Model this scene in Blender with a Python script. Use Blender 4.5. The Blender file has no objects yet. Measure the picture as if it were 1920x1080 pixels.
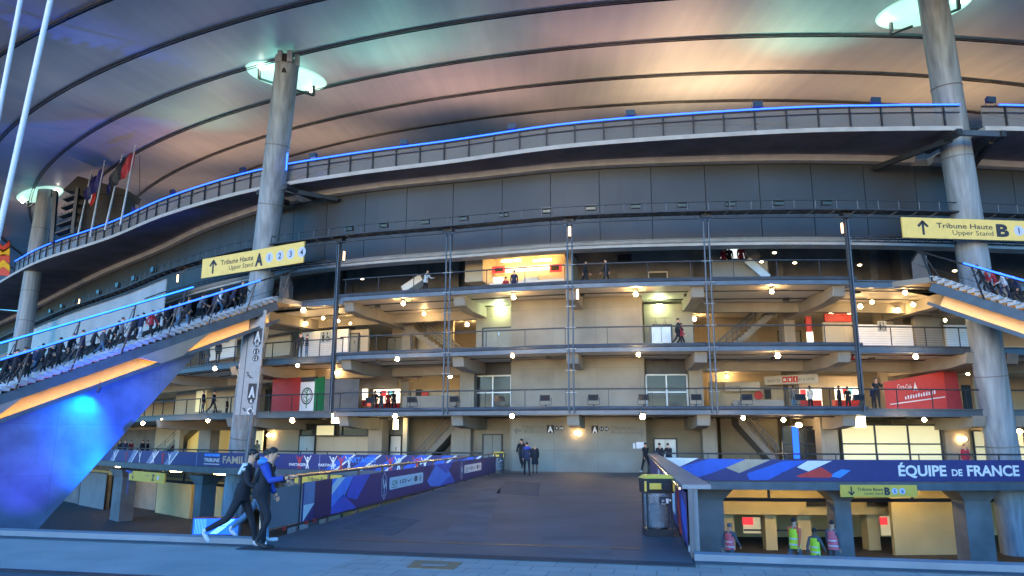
import bpy, bmesh, math, random
from mathutils import Vector, Matrix
random.seed(7)
S = bpy.context.scene
COL = S.collection
# ---------------------------------------------------------------- camera, world, sun, exposure
F, PITCH, ROLL, EYE = 1400.0, 0.2002, 0.0036, 1.9
cd = bpy.data.cameras.new('camera'); cam = bpy.data.objects.new('camera', cd); COL.objects.link(cam)
cd.sensor_width = 36.0; cd.lens = F/1920*36; cd.clip_start = 0.1; cd.clip_end = 2000
cam.matrix_world = Matrix.Translation((0, 0, EYE)) @ Matrix.Rotation(math.pi/2+PITCH, 4, 'X') @ Matrix.Rotation(ROLL, 4, 'Z')
S.camera = cam
W = bpy.data.worlds.new('World'); S.world = W; W.use_nodes = True
nt = W.node_tree; bg = nt.nodes['Background']
sky = nt.nodes.new('ShaderNodeTexSky'); sky.sky_type = 'NISHITA'; sky.sun_disc = False
sky.sun_elevation = math.radians(4); sky.sun_rotation = math.radians(200); sky.ozone_density = 6; sky.dust_density = 0.3
tint = nt.nodes.new('ShaderNodeMix'); tint.data_type = 'RGBA'; tint.blend_type = 'MULTIPLY'; tint.inputs[0].default_value = 1
tint.inputs[7].default_value = (1.75, 1.85, 1.72, 1)
nt.links.new(sky.outputs[0], tint.inputs[6]); nt.links.new(tint.outputs[2], bg.inputs[0])
bg.inputs[1].default_value = 0.15
sd = bpy.data.lights.new('sun', 'SUN'); sd.energy = 0.05; sd.angle = math.radians(20); sd.color = (1, .85, .7)
so = bpy.data.objects.new('sun', sd); COL.objects.link(so)
so.rotation_euler = (math.radians(86), 0, math.radians(-20))
S.view_settings.view_transform = 'Standard'; S.view_settings.look = 'None'; S.view_settings.exposure = 2.75; S.view_settings.gamma = 1
S.cycles.max_bounces = 6; S.cycles.diffuse_bounces = 3; S.cycles.transparent_max_bounces = 12
S.cycles.sample_clamp_indirect = 4; S.cycles.use_denoising = True

# ---------------------------------------------------------------- picture measurements -> world
def ray(px, py):
    u, v = px-960, 540-py
    u, v = u-ROLL*v, v+ROLL*u
    x, y = u/F, v/F
    return Vector((x, math.cos(PITCH)-y*math.sin(PITCH), math.sin(PITCH)+y*math.cos(PITCH)))
def PZ(px, py, z):
    d = ray(px, py); t = (z-EYE)/d.z; return Vector((d.x*t, d.y*t, z))
def PY(px, py, Y):
    d = ray(px, py); t = Y/d.y; return Vector((d.x*t, Y, d.z*t+EYE))
def PX(px, py, X):
    d = ray(px, py); t = X/d.x; return Vector((X, d.y*t, d.z*t+EYE))
# plan line of the stadium front
GP = [(-150, 190), (-112, 146), (-90, 122), (-70.5, 102.3), (-47.8, 78.7), (-34.5, 65.9), (-26.8, 58.1), (-18.5, 51.4), (-11.2, 47.8), (-4, 45.5), (3.5, 43.2),
      (11.3, 42.15), (19.5, 41.8), (30.1, 42.6), (45, 45), (62, 51), (82, 62)]
def catmull(P, n=24):
    out = []
    for i in range(1, len(P)-2):
        p0, p1, p2, p3 = [Vector(q) for q in P[i-1:i+3]]
        for k in range(n):
            t = k/n
            out.append(.5*((2*p1)+(p2-p0)*t+(2*p0-5*p1+4*p2-p3)*t*t+(3*p1-p0-3*p2+p3)*t**3))
    out.append(Vector(P[-2])); return out
_g = catmull(GP)
GL = [0.0]
for a, b in zip(_g, _g[1:]): GL.append(GL[-1]+(b-a).length)
_s0 = min(range(len(_g)), key=lambda i: abs(_g[i].x-3.5))
_o = GL[_s0]; GL = [l-_o for l in GL]
SMIN, SMAX = GL[0], GL[-1]
def gpt(s):
    s = max(SMIN, min(SMAX-1e-6, s)); lo, hi = 0, len(GL)-1
    while hi-lo > 1:
        m = (lo+hi)//2
        if GL[m] <= s: lo = m
        else: hi = m
    t = (s-GL[lo])/(GL[hi]-GL[lo]); return _g[lo].lerp(_g[hi], t)
def gnrm(s):   # inward normal, smoothed
    d = (gpt(s+1.5)-gpt(s-1.5)).normalized(); return Vector((-d.y, d.x))
def fac(s, d, z):
    p = gpt(s)+gnrm(s)*d; return Vector((p.x, p.y, z))
# extra overhang of the rim along the front (metres), by x of the front line
RXT = [(-80, 2.6), (-54, 2.5), (-44, 2.0), (-38, .9), (-32, .05), (-26.6, -.5), (-18.4, -1.45), (-11.7, -1.8), (-7.3, -1.7), (0, -1.4), (6.8, -.9), (10, -.8), (14.5, -.25), (19, 0), (24, .35), (29, 1.), (50, 1.6)]
def _rx(x):
    if x <= RXT[0][0]: return RXT[0][1]
    for (a, p), (b, q) in zip(RXT, RXT[1:]):
        if x <= b: return p+(q-p)*(x-a)/(b-a)
    return RXT[-1][1]
_rxc = {}
def rex(s):
    k = round(s, 2)
    if k not in _rxc: _rxc[k] = sum(_rx(gpt(s+o).x) for o in (-5, -4, -3, -2, -1, 0, 1, 2, 3, 4, 5))/11
    return _rxc[k]
_hc = {}
def hit(px, py, d):
    """where the sight line through a pixel meets the front set back by d -> s, z"""
    if d not in _hc:
        ss = [SMIN+i*(SMAX-SMIN)/700 for i in range(701)]
        _hc[d] = [(s, gpt(s)+gnrm(s)*d) for s in ss]
    r = ray(px, py); best = None
    L = _hc[d]
    for (s0, a), (s1, b) in zip(L, L[1:]):
        ca = r.x*a.y-r.y*a.x; cb = r.x*b.y-r.y*b.x
        if (ca > 0) != (cb > 0) and a.y > 0:
            t = ca/(ca-cb); p = a.lerp(b, t); s = s0+(s1-s0)*t
            dist = p.length
            if best is None or dist < best[0]: best = (dist, s, p)
    _, s, p = best
    return s, EYE+r.z*(p.length/math.hypot(r.x, r.y))
def HP(px, py, d):
    s, z = hit(px, py, d); return fac(s, d, z)

# ---------------------------------------------------------------- materials
M = {}
def mat(name, col, rough=.7, metal=0., var=.12, scale=3., bump=0., emit=None, es=0., alpha=1., stretch=(1, 1, 1), ior=None, trans=0.):
    m = bpy.data.materials.new(name); m.use_nodes = True; n = m.node_tree; b = n.nodes['Principled BSDF']
    b.inputs['Roughness'].default_value = rough; b.inputs['Metallic'].default_value = metal
    if alpha < 1: b.inputs['Alpha'].default_value = alpha
    if trans: b.inputs['Transmission Weight'].default_value = trans
    tc = n.nodes.new('ShaderNodeTexCoord'); mp = n.nodes.new('ShaderNodeMapping'); mp.inputs['Scale'].default_value = stretch
    nz = n.nodes.new('ShaderNodeTexNoise'); nz.inputs['Scale'].default_value = scale; nz.inputs['Detail'].default_value = 6
    n.links.new(tc.outputs['Object'], mp.inputs[0]); n.links.new(mp.outputs[0], nz.inputs[0])
    cr = n.nodes.new('ShaderNodeValToRGB')
    cr.color_ramp.elements[0].position = .3; cr.color_ramp.elements[1].position = .7
    cr.color_ramp.elements[0].color = tuple(c*(1-var) for c in col)+(1,)
    cr.color_ramp.elements[1].color = tuple(min(1, c*(1+var)) for c in col)+(1,)
    n.links.new(nz.outputs[0], cr.inputs[0]); n.links.new(cr.outputs[0], b.inputs['Base Color'])
    if bump:
        bp = n.nodes.new('ShaderNodeBump'); bp.inputs['Strength'].default_value = bump; bp.inputs['Distance'].default_value = .02
        n2 = n.nodes.new('ShaderNodeTexNoise'); n2.inputs['Scale'].default_value = scale*12; n2.inputs['Detail'].default_value = 4
        n.links.new(mp.outputs[0], n2.inputs[0]); n.links.new(n2.outputs[0], bp.inputs['Height']); n.links.new(bp.outputs[0], b.inputs['Normal'])
    if emit:
        b.inputs['Emission Color'].default_value = tuple(emit)+(1,); b.inputs['Emission Strength'].default_value = es
    M[name] = m; return m
mat('concrete', (.29, .262, .205), .85, var=.22, scale=.5, bump=.3)
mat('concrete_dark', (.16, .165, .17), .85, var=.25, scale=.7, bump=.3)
mat('concrete_slab', (.30, .275, .235), .85, var=.12, scale=.8)
mat('soffit', (.58, .54, .46), .55, var=.08, scale=.6)
mat('plaster', (.50, .44, .33), .8, var=.06, scale=.6)
mat('yellow_wall', (.56, .47, .25), .7, var=.10, scale=.6)
mat('steel', (.095, .115, .145), .42, .4, var=.15, scale=2)
mat('steel_dark', (.045, .05, .06), .45, .5, var=.2, scale=2)
mat('steel_light', (.42, .46, .50), .4, .5, var=.12, scale=1.5)
mat('chrome', (.5, .5, .5), .2, 1., var=.05)
mat('panel', (.048, .052, .062), .42, .35, var=.14, scale=.25)
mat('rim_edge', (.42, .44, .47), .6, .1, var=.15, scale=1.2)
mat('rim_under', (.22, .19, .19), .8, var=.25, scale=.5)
mat('pylon', (.25, .30, .35), .6, .05, var=.34, scale=1.6, bump=.25, stretch=(2.2, 2.2, .12))
mat('asphalt', (.080, .100, .112), .66, var=.24, scale=.45, bump=.5)
mat('asphalt_dark', (.045, .048, .055), .8, var=.2, scale=2, bump=.5)
mat('kerb', (.27, .28, .30), .8, var=.12, scale=2, bump=.3)
mat('black', (.018, .018, .02), .6, var=.2)
mat('white', (.75, .76, .78), .6, var=.04)
mat('grey_panel', (.17, .19, .21), .6, var=.12, scale=.8)
mat('red', (.55, .035, .03), .5, var=.08)
mat('red_dark', (.30, .02, .03), .5, var=.08)
mat('green', (.03, .24, .10), .5, var=.08)
mat('sign_yellow', (.86, .64, .18), .5, var=.05)
mat('sign_yellow_dim', (.72, .48, .07), .5, var=.05)
mat('sign_text', (.028, .03, .045), .6, var=.05)
mat('sign_disc', (.52, .60, .85), .5, var=.03)
mat('sign_blue', (.15, .19, .25), .4, .3, var=.08)
mat('navy', (.026, .028, .155), .5, var=.08, scale=2)
mat('navy_dark', (.015, .015, .09), .5, var=.08, scale=2)
mat('blue', (.02, .10, .55), .5, var=.1, scale=2)
mat('sky_blue', (.05, .25, .80), .5, var=.1)
mat('gold_cloth', (.40, .35, .26), .6, var=.08)
mat('banner_grey', (.20, .24, .40), .6, var=.1)
mat('skin', (.64, .34, .21), .5, var=.06)
mat('skin_dark', (.16, .09, .06), .5, var=.06)
mat('hair', (.02, .015, .012), .6, var=.3, scale=30)
mat('hair_blonde', (.35, .26, .15), .6, var=.3, scale=30)
mat('cloth_black', (.016, .017, .024), .85, var=.3, scale=3, bump=.9)
mat('cloth_navy', (.02, .028, .07), .85, var=.3, scale=3, bump=.9)
mat('cloth_blue', (.03, .07, .38), .8, var=.2, scale=3, bump=.9)
mat('cloth_jeans', (.09, .20, .34), .85, var=.25, scale=3, bump=.9)
mat('cloth_grey', (.13, .14, .16), .85, var=.2, scale=3, bump=.9)
mat('cloth_white', (.65, .67, .7), .8, var=.06, scale=3, bump=.9)
mat('cloth_red', (.40, .03, .05), .8, var=.15, scale=3, bump=.9)
mat('hivis_yellow', (.72, 1., .05), .6, var=.08, scale=6)
mat('hivis_orange', (.95, .16, .06), .6, var=.08, scale=6)
mat('hivis_pink', (1., .20, .24), .6, var=.08, scale=6)
mat('bin_yellow', (.80, .52, .08), .4, var=.08)
mat('bin_plastic', (.30, .35, .40), .25, var=.3, scale=7, alpha=.5)
mat('bin_bag', (.07, .085, .11), .35, var=.4, scale=9, bump=.8)
mat('glass_rail', (.30, .31, .34), .12, var=.1, scale=.4, alpha=.42)
mat('glass_screen', (.42, .44, .50), .35, var=.2, scale=.3, alpha=.72)
mat('glass_dark', (.03, .035, .045), .15, var=.2, alpha=.8)
mat('door_grey', (.20, .21, .20), .5, var=.06)
mat('roof_under', (.5, .5, .52), .45, var=.05)
mat('roof_rail_gap', (.22, .21, .21), .5, var=.08)
mat('brass_cover', (.26, .19, .11), .6, .3, var=.2, scale=6)
mat('stair_tread', (.46, .49, .54), .6, var=.15, scale=2)
mat('fin_wall', (.13, .16, .23), .7, var=.42, scale=.5, bump=.4)
mat('beam_cream', (.55, .48, .36), .7, var=.06)
def emi(name, col, s): mat(name, col, .5, var=0, emit=col, es=s)
emi('led_blue', (.012, .065, 1.0), 1.4)
emi('led_cyan', (.012, .10, 1.0), 1.3)
emi('globe', (1., .62, .27), 36.)
emi('globe_soft', (1., .64, .27), 18.)
emi('lantern', (1., .80, .42), 3.)
emi('rod', (1., .55, .24), 1.2)
emi('spot_white', (1., .95, .8), 5.)
emi('green_dl', (.80, 1., .55), 26.)
emi('strip_warm', (1., .66, .24), 17.)
emi('shop_light', (1., .84, .58), .42)
emi('menu_light', (1., .93, .82), .5)
emi('menu_red', (1., .06, .07), .13)
emi('menu_cyan', (.25, .75, .85), .2)
emi('window_lit', (.86, .78, .46), .065)
emi('yellow_lit', (.85, .60, .18), .045)
emi('oculus_panel_glow', (.60, 1., .84), .11)  # even mint glow standing in for the lit inside of the roof openings
emi('screen_blue', (.01, .09, 1.), .35)
emi('exit_cyan', (.5, 1., .8), 1.5)

# roof: radial rain streaks and panel tone
def roof_mat():
    m = M['roof_under']; n = m.node_tree; b = n.nodes['Principled BSDF']
    geo = n.nodes.new('ShaderNodeNewGeometry'); sp = n.nodes.new('ShaderNodeSeparateXYZ')
    sub = n.nodes.new('ShaderNodeVectorMath'); sub.operation = 'SUBTRACT'; sub.inputs[1].default_value = (10, 253, 0)
    n.links.new(geo.outputs['Position'], sub.inputs[0]); n.links.new(sub.outputs[0], sp.inputs[0])
    at = n.nodes.new('ShaderNodeMath'); at.operation = 'ARCTAN2'; n.links.new(sp.outputs[0], at.inputs[0]); n.links.new(sp.outputs[1], at.inputs[1])
    ln = n.nodes.new('ShaderNodeVectorMath'); ln.operation = 'LENGTH'; n.links.new(sub.outputs[0], ln.inputs[0])
    cb = n.nodes.new('ShaderNodeCombineXYZ')
    m1 = n.nodes.new('ShaderNodeMath'); m1.operation = 'MULTIPLY'; m1.inputs[1].default_value = 260
    m2 = n.nodes.new('ShaderNodeMath'); m2.operation = 'MULTIPLY'; m2.inputs[1].default_value = .06
    n.links.new(at.outputs[0], m1.inputs[0]); n.links.new(ln.outputs['Value'], m2.inputs[0])
    n.links.new(m1.outputs[0], cb.inputs[0]); n.links.new(m2.outputs[0], cb.inputs[1])
    nz = n.nodes.new('ShaderNodeTexNoise'); nz.inputs['Scale'].default_value = 1.0; nz.inputs['Detail'].default_value = 5
    n.links.new(cb.outputs[0], nz.inputs[0])
    cr = n.nodes.new('ShaderNodeValToRGB'); e = cr.color_ramp.elements
    e[0].position = .35; e[0].color = (.60, .60, .61, 1); e[1].position = .85; e[1].color = (.72, .71, .70, 1)
    n.links.new(nz.outputs[0], cr.inputs[0]); n.links.new(cr.outputs[0], b.inputs['Base Color'])
    n3 = n.nodes.new('ShaderNodeTexNoise'); n3.inputs['Scale'].default_value = .11; n3.inputs['Detail'].default_value = 7; n3.inputs['Distortion'].default_value = 1.2
    n.links.new(geo.outputs['Position'], n3.inputs[0]); c3 = n.nodes.new('ShaderNodeValToRGB'); c3.color_ramp.elements[0].position = .42; c3.color_ramp.elements[0].color = (.91, .915, .93, 1); c3.color_ramp.elements[1].position = .56; c3.color_ramp.elements[1].color = (1, 1, 1, 1)
    mm = n.nodes.new('ShaderNodeMix'); mm.data_type = 'RGBA'; mm.blend_type = 'MULTIPLY'; mm.inputs[0].default_value = 1
    n.links.new(n3.outputs[0], c3.inputs[0]); n.links.new(cr.outputs[0], mm.inputs[6]); n.links.new(c3.outputs[0], mm.inputs[7]); n.links.new(mm.outputs[2], b.inputs['Base Color'])
    bp = n.nodes.new('ShaderNodeBump'); bp.inputs['Strength'].default_value = .12; bp.inputs['Distance'].default_value = .05
    n.links.new(nz.outputs[0], bp.inputs['Height']); n.links.new(bp.outputs[0], b.inputs['Normal'])
roof_mat()
# paving with slab joints
def paving_mat():
    m = mat('paving', (.50, .39, .33), .75, var=.12, scale=1.2, bump=.4); n = m.node_tree; b = n.nodes['Principled BSDF']
    base = b.inputs['Base Color'].links[0].from_socket
    geo = n.nodes.new('ShaderNodeNewGeometry'); mp = n.nodes.new('ShaderNodeMapping'); mp.inputs['Rotation'].default_value = (0, 0, math.radians(12)); 
    br = n.nodes.new('ShaderNodeTexBrick'); br.inputs['Scale'].default_value = 1; br.inputs['Brick Width'].default_value = .62; br.inputs['Row Height'].default_value = .41
    br.inputs['Mortar Size'].default_value = .010; br.inputs['Color1'].default_value = (1, 1, 1, 1); br.inputs['Color2'].default_value = (.86, .87, .88, 1); br.inputs['Mortar'].default_value = (.55, .55, .55, 1)
    n.links.new(geo.outputs['Position'], mp.inputs[0]); n.links.new(mp.outputs[0], br.inputs[0])
    mx = n.nodes.new('ShaderNodeMix'); mx.data_type = 'RGBA'; mx.blend_type = 'MULTIPLY'; mx.inputs[0].default_value = 1
    n.links.new(base, mx.inputs[6]); n.links.new(br.outputs[0], mx.inputs[7]); n.links.new(mx.outputs[2], b.inputs['Base Color'])
paving_mat()
# shuttered concrete joints
def joints(name, w, h):
    m = M[name]; n = m.node_tree; b = n.nodes['Principled BSDF']; base = b.inputs['Base Color'].links[0].from_socket
    geo = n.nodes.new('ShaderNodeNewGeometry'); sp = n.nodes.new('ShaderNodeSeparateXYZ'); cb = n.nodes.new('ShaderNodeCombineXYZ')
    n.links.new(geo.outputs['Position'], sp.inputs[0]); n.links.new(sp.outputs[0], cb.inputs[0]); n.links.new(sp.outputs[2], cb.inputs[1])
    br = n.nodes.new('ShaderNodeTexBrick'); br.offset = 0; br.inputs['Scale'].default_value = 1; br.inputs['Brick Width'].default_value = w; br.inputs['Row Height'].default_value = h
    br.inputs['Mortar Size'].default_value = .012; br.inputs['Color1'].default_value = (1, 1, 1, 1); br.inputs['Color2'].default_value = (.90, .90, .91, 1); br.inputs['Mortar'].default_value = (.72, .72, .72, 1)
    n.links.new(cb.outputs[0], br.inputs[0])
    mx = n.nodes.new('ShaderNodeMix'); mx.data_type = 'RGBA'; mx.blend_type = 'MULTIPLY'; mx.inputs[0].default_value = 1
    n.links.new(base, mx.inputs[6]); n.links.new(br.outputs[0], mx.inputs[7]); n.links.new(mx.outputs[2], b.inputs['Base Color'])
joints('concrete', 2.6, 1.25); joints('fin_wall', 3.4, 2.6); joints('concrete_slab', 3.1, 40); joints('plaster', 1.8, 2.4)

# ---------------------------------------------------------------- mesh helpers
class MB:
    def __init__(s): s.v = []; s.f = []; s.m = []; s.mats = []
    def mi(s, name):
        if name not in s.mats: s.mats.append(name)
        return s.mats.index(name)
    def add(s, vs, fs, mat):
        o = len(s.v); k = s.mi(mat); s.v += [Vector(v) for v in vs]
        for f in fs: s.f.append([i+o for i in f]); s.m.append(k)
        return s
    def hexa(s, c, mat):   # 8 corners: bottom 4 ccw, top 4
        return s.add(c, [(0, 3, 2, 1), (4, 5, 6, 7), (0, 1, 5, 4), (1, 2, 6, 5), (2, 3, 7, 6), (3, 0, 4, 7)], mat)
    def box(s, c, size, mat, rz=0, M4=None):
        x, y, z = [q/2 for q in size]; R = M4 if M4 else Matrix.Rotation(rz, 3, 'Z'); c = Vector(c)
        P = [(-x, -y, -z), (x, -y, -z), (x, y, -z), (-x, y, -z), (-x, -y, z), (x, -y, z), (x, y, z), (-x, y, z)]
        return s.hexa([c+R @ Vector(p) for p in P], mat)
    def bar(s, a, b, w, h, mat, up=(0, 0, 1)):
        a, b = Vector(a), Vector(b); d = (b-a).normalized(); up = Vector(up)
        if abs(d.dot(up)) > .98: up = Vector((0, 1, 0))
        x = d.cross(up).normalized()*w/2; y = x.cross(d).normalized()*h/2
        return s.hexa([a-x-y, a+x-y, b+x-y, b-x-y, a-x+y, a+x+y, b+x+y, b-x+y], mat)
    def tube(s, pts, r, mat, n=8, caps=True):
        pts = [Vector(p) for p in pts]; rs = r if isinstance(r, (list, tuple)) else [r]*len(pts)
        vs = []; prev = None
        for i, p in enumerate(pts):
            d = (pts[min(i+1, len(pts)-1)]-pts[max(i-1, 0)]).normalized()
            up = prev if prev is not None else (Vector((0, 0, 1)) if abs(d.z) < .9 else Vector((1, 0, 0)))
            x = (up-d*up.dot(d)).normalized(); y = d.cross(x); prev = x
            for k in range(n):
                a = 2*math.pi*k/n; vs.append(p+(x*math.cos(a)+y*math.sin(a))*rs[i])
        fs = []
        for i in range(len(pts)-1):
            for k in range(n):
                fs.append((i*n+k, i*n+(k+1) % n, (i+1)*n+(k+1) % n, (i+1)*n+k))
        if caps: fs.append(tuple(range(n))[::-1]); fs.append(tuple((len(pts)-1)*n+k for k in range(n)))
        return s.add(vs, fs, mat)
    def ell(s, c, r, mat, n=12, m=8, M4=None):
        c = Vector(c); r = r if isinstance(r, (tuple, list)) else (r, r, r); vs = []; fs = []
        for i in range(m+1):
            t = math.pi*i/m
            for k in range(n):
                a = 2*math.pi*k/n; q = Vector((r[0]*math.sin(t)*math.cos(a), r[1]*math.sin(t)*math.sin(a), r[2]*math.cos(t)))
                vs.append(c+(M4 @ q if M4 else q))
        for i in range(m):
            for k in range(n): fs.append((i*n+k, (i+1)*n+k, (i+1)*n+(k+1) % n, i*n+(k+1) % n))
        return s.add(vs, fs, mat)
    def prism(s, poly, depth, mat):   # poly: 3d points of a planar outline, depth vector
        p = [Vector(q) for q in poly]; d = Vector(depth); n = len(p)
        fs = [tuple(range(n))[::-1], tuple(range(n, 2*n))]+[(i, (i+1) % n, n+(i+1) % n, n+i) for i in range(n)]
        return s.add(p+[q+d for q in p], fs, mat)
    def band(s, s0, s1, d0, d1, z0, z1, mat, step=1.5):
        n = max(1, int(math.ceil((s1-s0)/step))); vs = []
        for i in range(n+1):
            t = s0+(s1-s0)*i/n; vs += [fac(t, d0, z0), fac(t, d1, z0), fac(t, d1, z1), fac(t, d0, z1)]
        fs = [(0, 1, 2, 3), tuple(4*n+k for k in (3, 2, 1, 0))]
        for i in range(n):
            for k in range(4): fs.append((4*i+k, 4*i+4+k, 4*i+4+(k+1) % 4, 4*i+(k+1) % 4))
        return s.add(vs, fs, mat)
    def ftube(s, s0, s1, d, z, r, mat, step=2, n=8):
        k = max(1, int((s1-s0)/step)); return s.tube([fac(s0+(s1-s0)*i/k, d, z) for i in range(k+1)], r, mat, n)
    def pix(s, x0, x1, y0, y1, d, th, mat):   # a slab on the front's curve, set back d, th thick (inward), measured from the photo
        ym = (y0+y1)/2; xm = (x0+x1)/2
        s0 = hit(x0, ym, d)[0]; s1 = hit(x1, ym, d)[0]; z1 = hit(xm, y0, d)[1]; z0 = hit(xm, y1, d)[1]
        return s.band(s0, s1, d, d+th, z0, z1, mat)
    def build(s, name, parent=None, smooth=False, label=None, origin=None):
        me = bpy.data.meshes.new(name); o = Vector((0, 0, 0))
        if parent is not None: o = parent_world(parent)
        elif origin is not None: o = Vector(origin)
        me.from_pydata([v-o for v in s.v], [], s.f)
        for nm in s.mats: me.materials.append(M[nm])
        me.polygons.foreach_set('material_index', s.m)
        bm = bmesh.new(); bm.from_mesh(me); bmesh.ops.recalc_face_normals(bm, faces=bm.faces); bm.to_mesh(me); bm.free()
        if smooth: me.polygons.foreach_set('use_smooth', [True]*len(me.polygons)); 
        ob = bpy.data.objects.new(name, me); COL.objects.link(ob)
        if parent is not None: ob.parent = parent
        elif origin is not None: ob.location = o
        if smooth and len(s.v) < 60000:
            try: me.set_sharp_from_angle(angle=math.radians(40))
            except Exception: pass
        if label: ob['label'] = label
        return ob
def parent_world(p):
    o = Vector((0, 0, 0))
    while p is not None:
        o = o+p.location; p = p.parent
    return o
def tag(o, label, cat, group=None, kind=None):
    o['label'] = label; o['category'] = cat
    if group: o['group'] = group
    if kind: o['kind'] = kind
    return o
def thing(name, loc, label, cat, group=None):
    o = bpy.data.objects.new(name, None); COL.objects.link(o); o.location = loc; o.empty_display_size = .3
    return tag(o, label, cat, group)
def copy_thing(src, loc, label, rz=None):
    r = src.copy(); COL.objects.link(r); r.location = loc; r['label'] = label
    if rz is not None: r.rotation_euler = (0, 0, rz)
    for ch in src.children:
        c = ch.copy(); COL.objects.link(c); c.parent = r
        for g in ch.children:
            d = g.copy(); COL.objects.link(d); d.parent = c
    return r
def struct(o): o['kind'] = 'structure'; return o
_tc = {}
def text_mesh(body, bold=0., shear=0.):
    key = (body, bold, shear)
    if key in _tc: return _tc[key]
    c = bpy.data.curves.new('txt', 'FONT'); c.body = body; c.size = 1; c.offset = bold; c.shear = shear; c.resolution_u = 3
    o = bpy.data.objects.new('txt', c); COL.objects.link(o)
    dg = bpy.context.evaluated_depsgraph_get(); me = bpy.data.meshes.new_from_object(o.evaluated_get(dg))
    v = [tuple(p.co) for p in me.vertices]; f = [tuple(p.vertices) for p in me.polygons]
    bpy.data.objects.remove(o); bpy.data.curves.remove(c); bpy.data.meshes.remove(me)
    _tc[key] = (v, f); return v, f
class Board:
    """flat upright board frame: A = lower left corner, B = lower right corner (world), height h; u,v in metres"""
    def __init__(s, A, B, h, up=None):
        s.A = Vector(A); s.B = Vector(B); s.w = (s.B-s.A).length; s.h = h
        s.x = (s.B-s.A).normalized(); s.up = (Vector(up).normalized() if up else Vector((0, 0, 1)))
        s.n = s.x.cross(s.up).normalized()      # towards viewer
    def p(s, u, v, o=0.): return s.A+s.x*u+s.up*v+s.n*o
    def plate(s, mb, mat, t=.05, u0=0, u1=None, v0=0, v1=None, o=0.):
        u1 = s.w if u1 is None else u1; v1 = s.h if v1 is None else v1
        return mb.prism([s.p(u0, v0, o), s.p(u1, v0, o), s.p(u1, v1, o), s.p(u0, v1, o)], -s.n*t, mat)
    def poly(s, mb, pts, mat, o=.004, t=.003): return mb.prism([s.p(u, v, o) for u, v in pts], -s.n*t, mat)
    def at(s, px, py):
        r = ray(px, py); o = Vector((0, 0, EYE)); t = (s.A-o).dot(s.n)/r.dot(s.n); q = o+r*t-s.A; return (q.dot(s.x), q.dot(s.up))
    def pquad(s, mb, pts, mat, o=.004, t=.003): return s.poly(mb, [s.at(*q) for q in pts], mat, o, t)
    def disc(s, mb, u, v, r, mat, o=.004, n=20, t=.003, ry=None):
        return s.poly(mb, [(u+r*math.cos(2*math.pi*k/n), v+(ry or r)*math.sin(2*math.pi*k/n)) for k in range(n)], mat, o, t)
    def ring(s, mb, u, v, r, w, mat, o=.006, n=20, a0=0, a1=360, ry=1.):
        for k in range(n):
            a, b = [math.radians(a0+(a1-a0)*q/n) for q in (k, k+1)]
            s.poly(mb, [(u+r*math.cos(a), v+ry*r*math.sin(a)), (u+r*math.cos(b), v+ry*r*math.sin(b)), (u+(r-w)*math.cos(b), v+ry*(r-w)*math.sin(b)), (u+(r-w)*math.cos(a), v+ry*(r-w)*math.sin(a))], mat, o, .002)
    def text(s, mb, body, u, v, size, mat, o=.008, width=None, anchor='l', bold=0., shear=0., maxw=None):
        vs, fs = text_mesh(body, bold, shear)
        x0 = min(a[0] for a in vs); x1 = max(a[0] for a in vs); y0 = min(a[1] for a in vs); y1 = max(a[1] for a in vs)
        ky = size/.73; kx = ky if width is None else width/(x1-x0)
        w = (x1-x0)*kx; du = {'l': 0, 'c': -w/2, 'r': -w}[anchor]
        mb.add([s.p(u+du+(a[0]-x0)*kx, v+a[1]*ky, o) for a in vs], fs, mat); return w
class FBoard(Board):
    """cloth hung along the curved front at set-back d; u = distance along the front, v = height"""
    def __init__(s, d, sm):
        s.d = d; s.n = -gnrm(sm).to_3d(); s.sm = sm
    def p(s, u, v, o=0.): return fac(u, s.d-o, v)
    def at(s, px, py): return hit(px, py, s.d)
def stroke(bd, mb, pts, w, mat, o=.008):
    for (a, b) in zip(pts, pts[1:]):
        a, b = Vector(a), Vector(b); d = (b-a).normalized(); q = Vector((-d.y, d.x))*w/2; e = d*w*.3
        bd.poly(mb, [tuple(a-q-e), tuple(b-q+e), tuple(b+q+e), tuple(a+q-e)], mat, o, .002)
def arrow(bd, mb, u, v, L, ang, w, mat, o=.008):
    d = Vector((math.cos(ang), math.sin(ang))); q = Vector((-d.y, d.x)); a = Vector((u, v))-d*L/2; b = a+d*L
    stroke(bd, mb, [tuple(a), tuple(b)], w, mat, o)
    stroke(bd, mb, [tuple(b-d*L*.36+q*L*.36), tuple(b), tuple(b-d*L*.36-q*L*.36)], w, mat, o)
# ---------------------------------------------------------------- ground, plaza, kerb, bridge
KA, KB = PZ(0, 990, .11), PZ(1920, 1055, .11); KA.z = KB.z = 0
kd = (KB-KA).normalized(); kn = Vector((-kd.y, kd.x, 0))         # kn points to the stadium
def kp(t, off, z=0): p = KA+kd*t+kn*off; return Vector((p.x, p.y, z))
LG = -4.8
b = MB(); b.add([(-400, -60, LG), (400, -60, LG), (400, 500, LG), (-400, 500, LG)], [(0, 1, 2, 3)], 'asphalt_dark'); struct(b.build('ground'))
b = MB(); b.prism([kp(-45, -.30, -.02), kp(70, -.30, -.02), kp(70, -60, -.02), kp(-45, -60, -.02)], (0, 0, -.6), 'kerb'); struct(b.build('plaza_base'))
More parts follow.
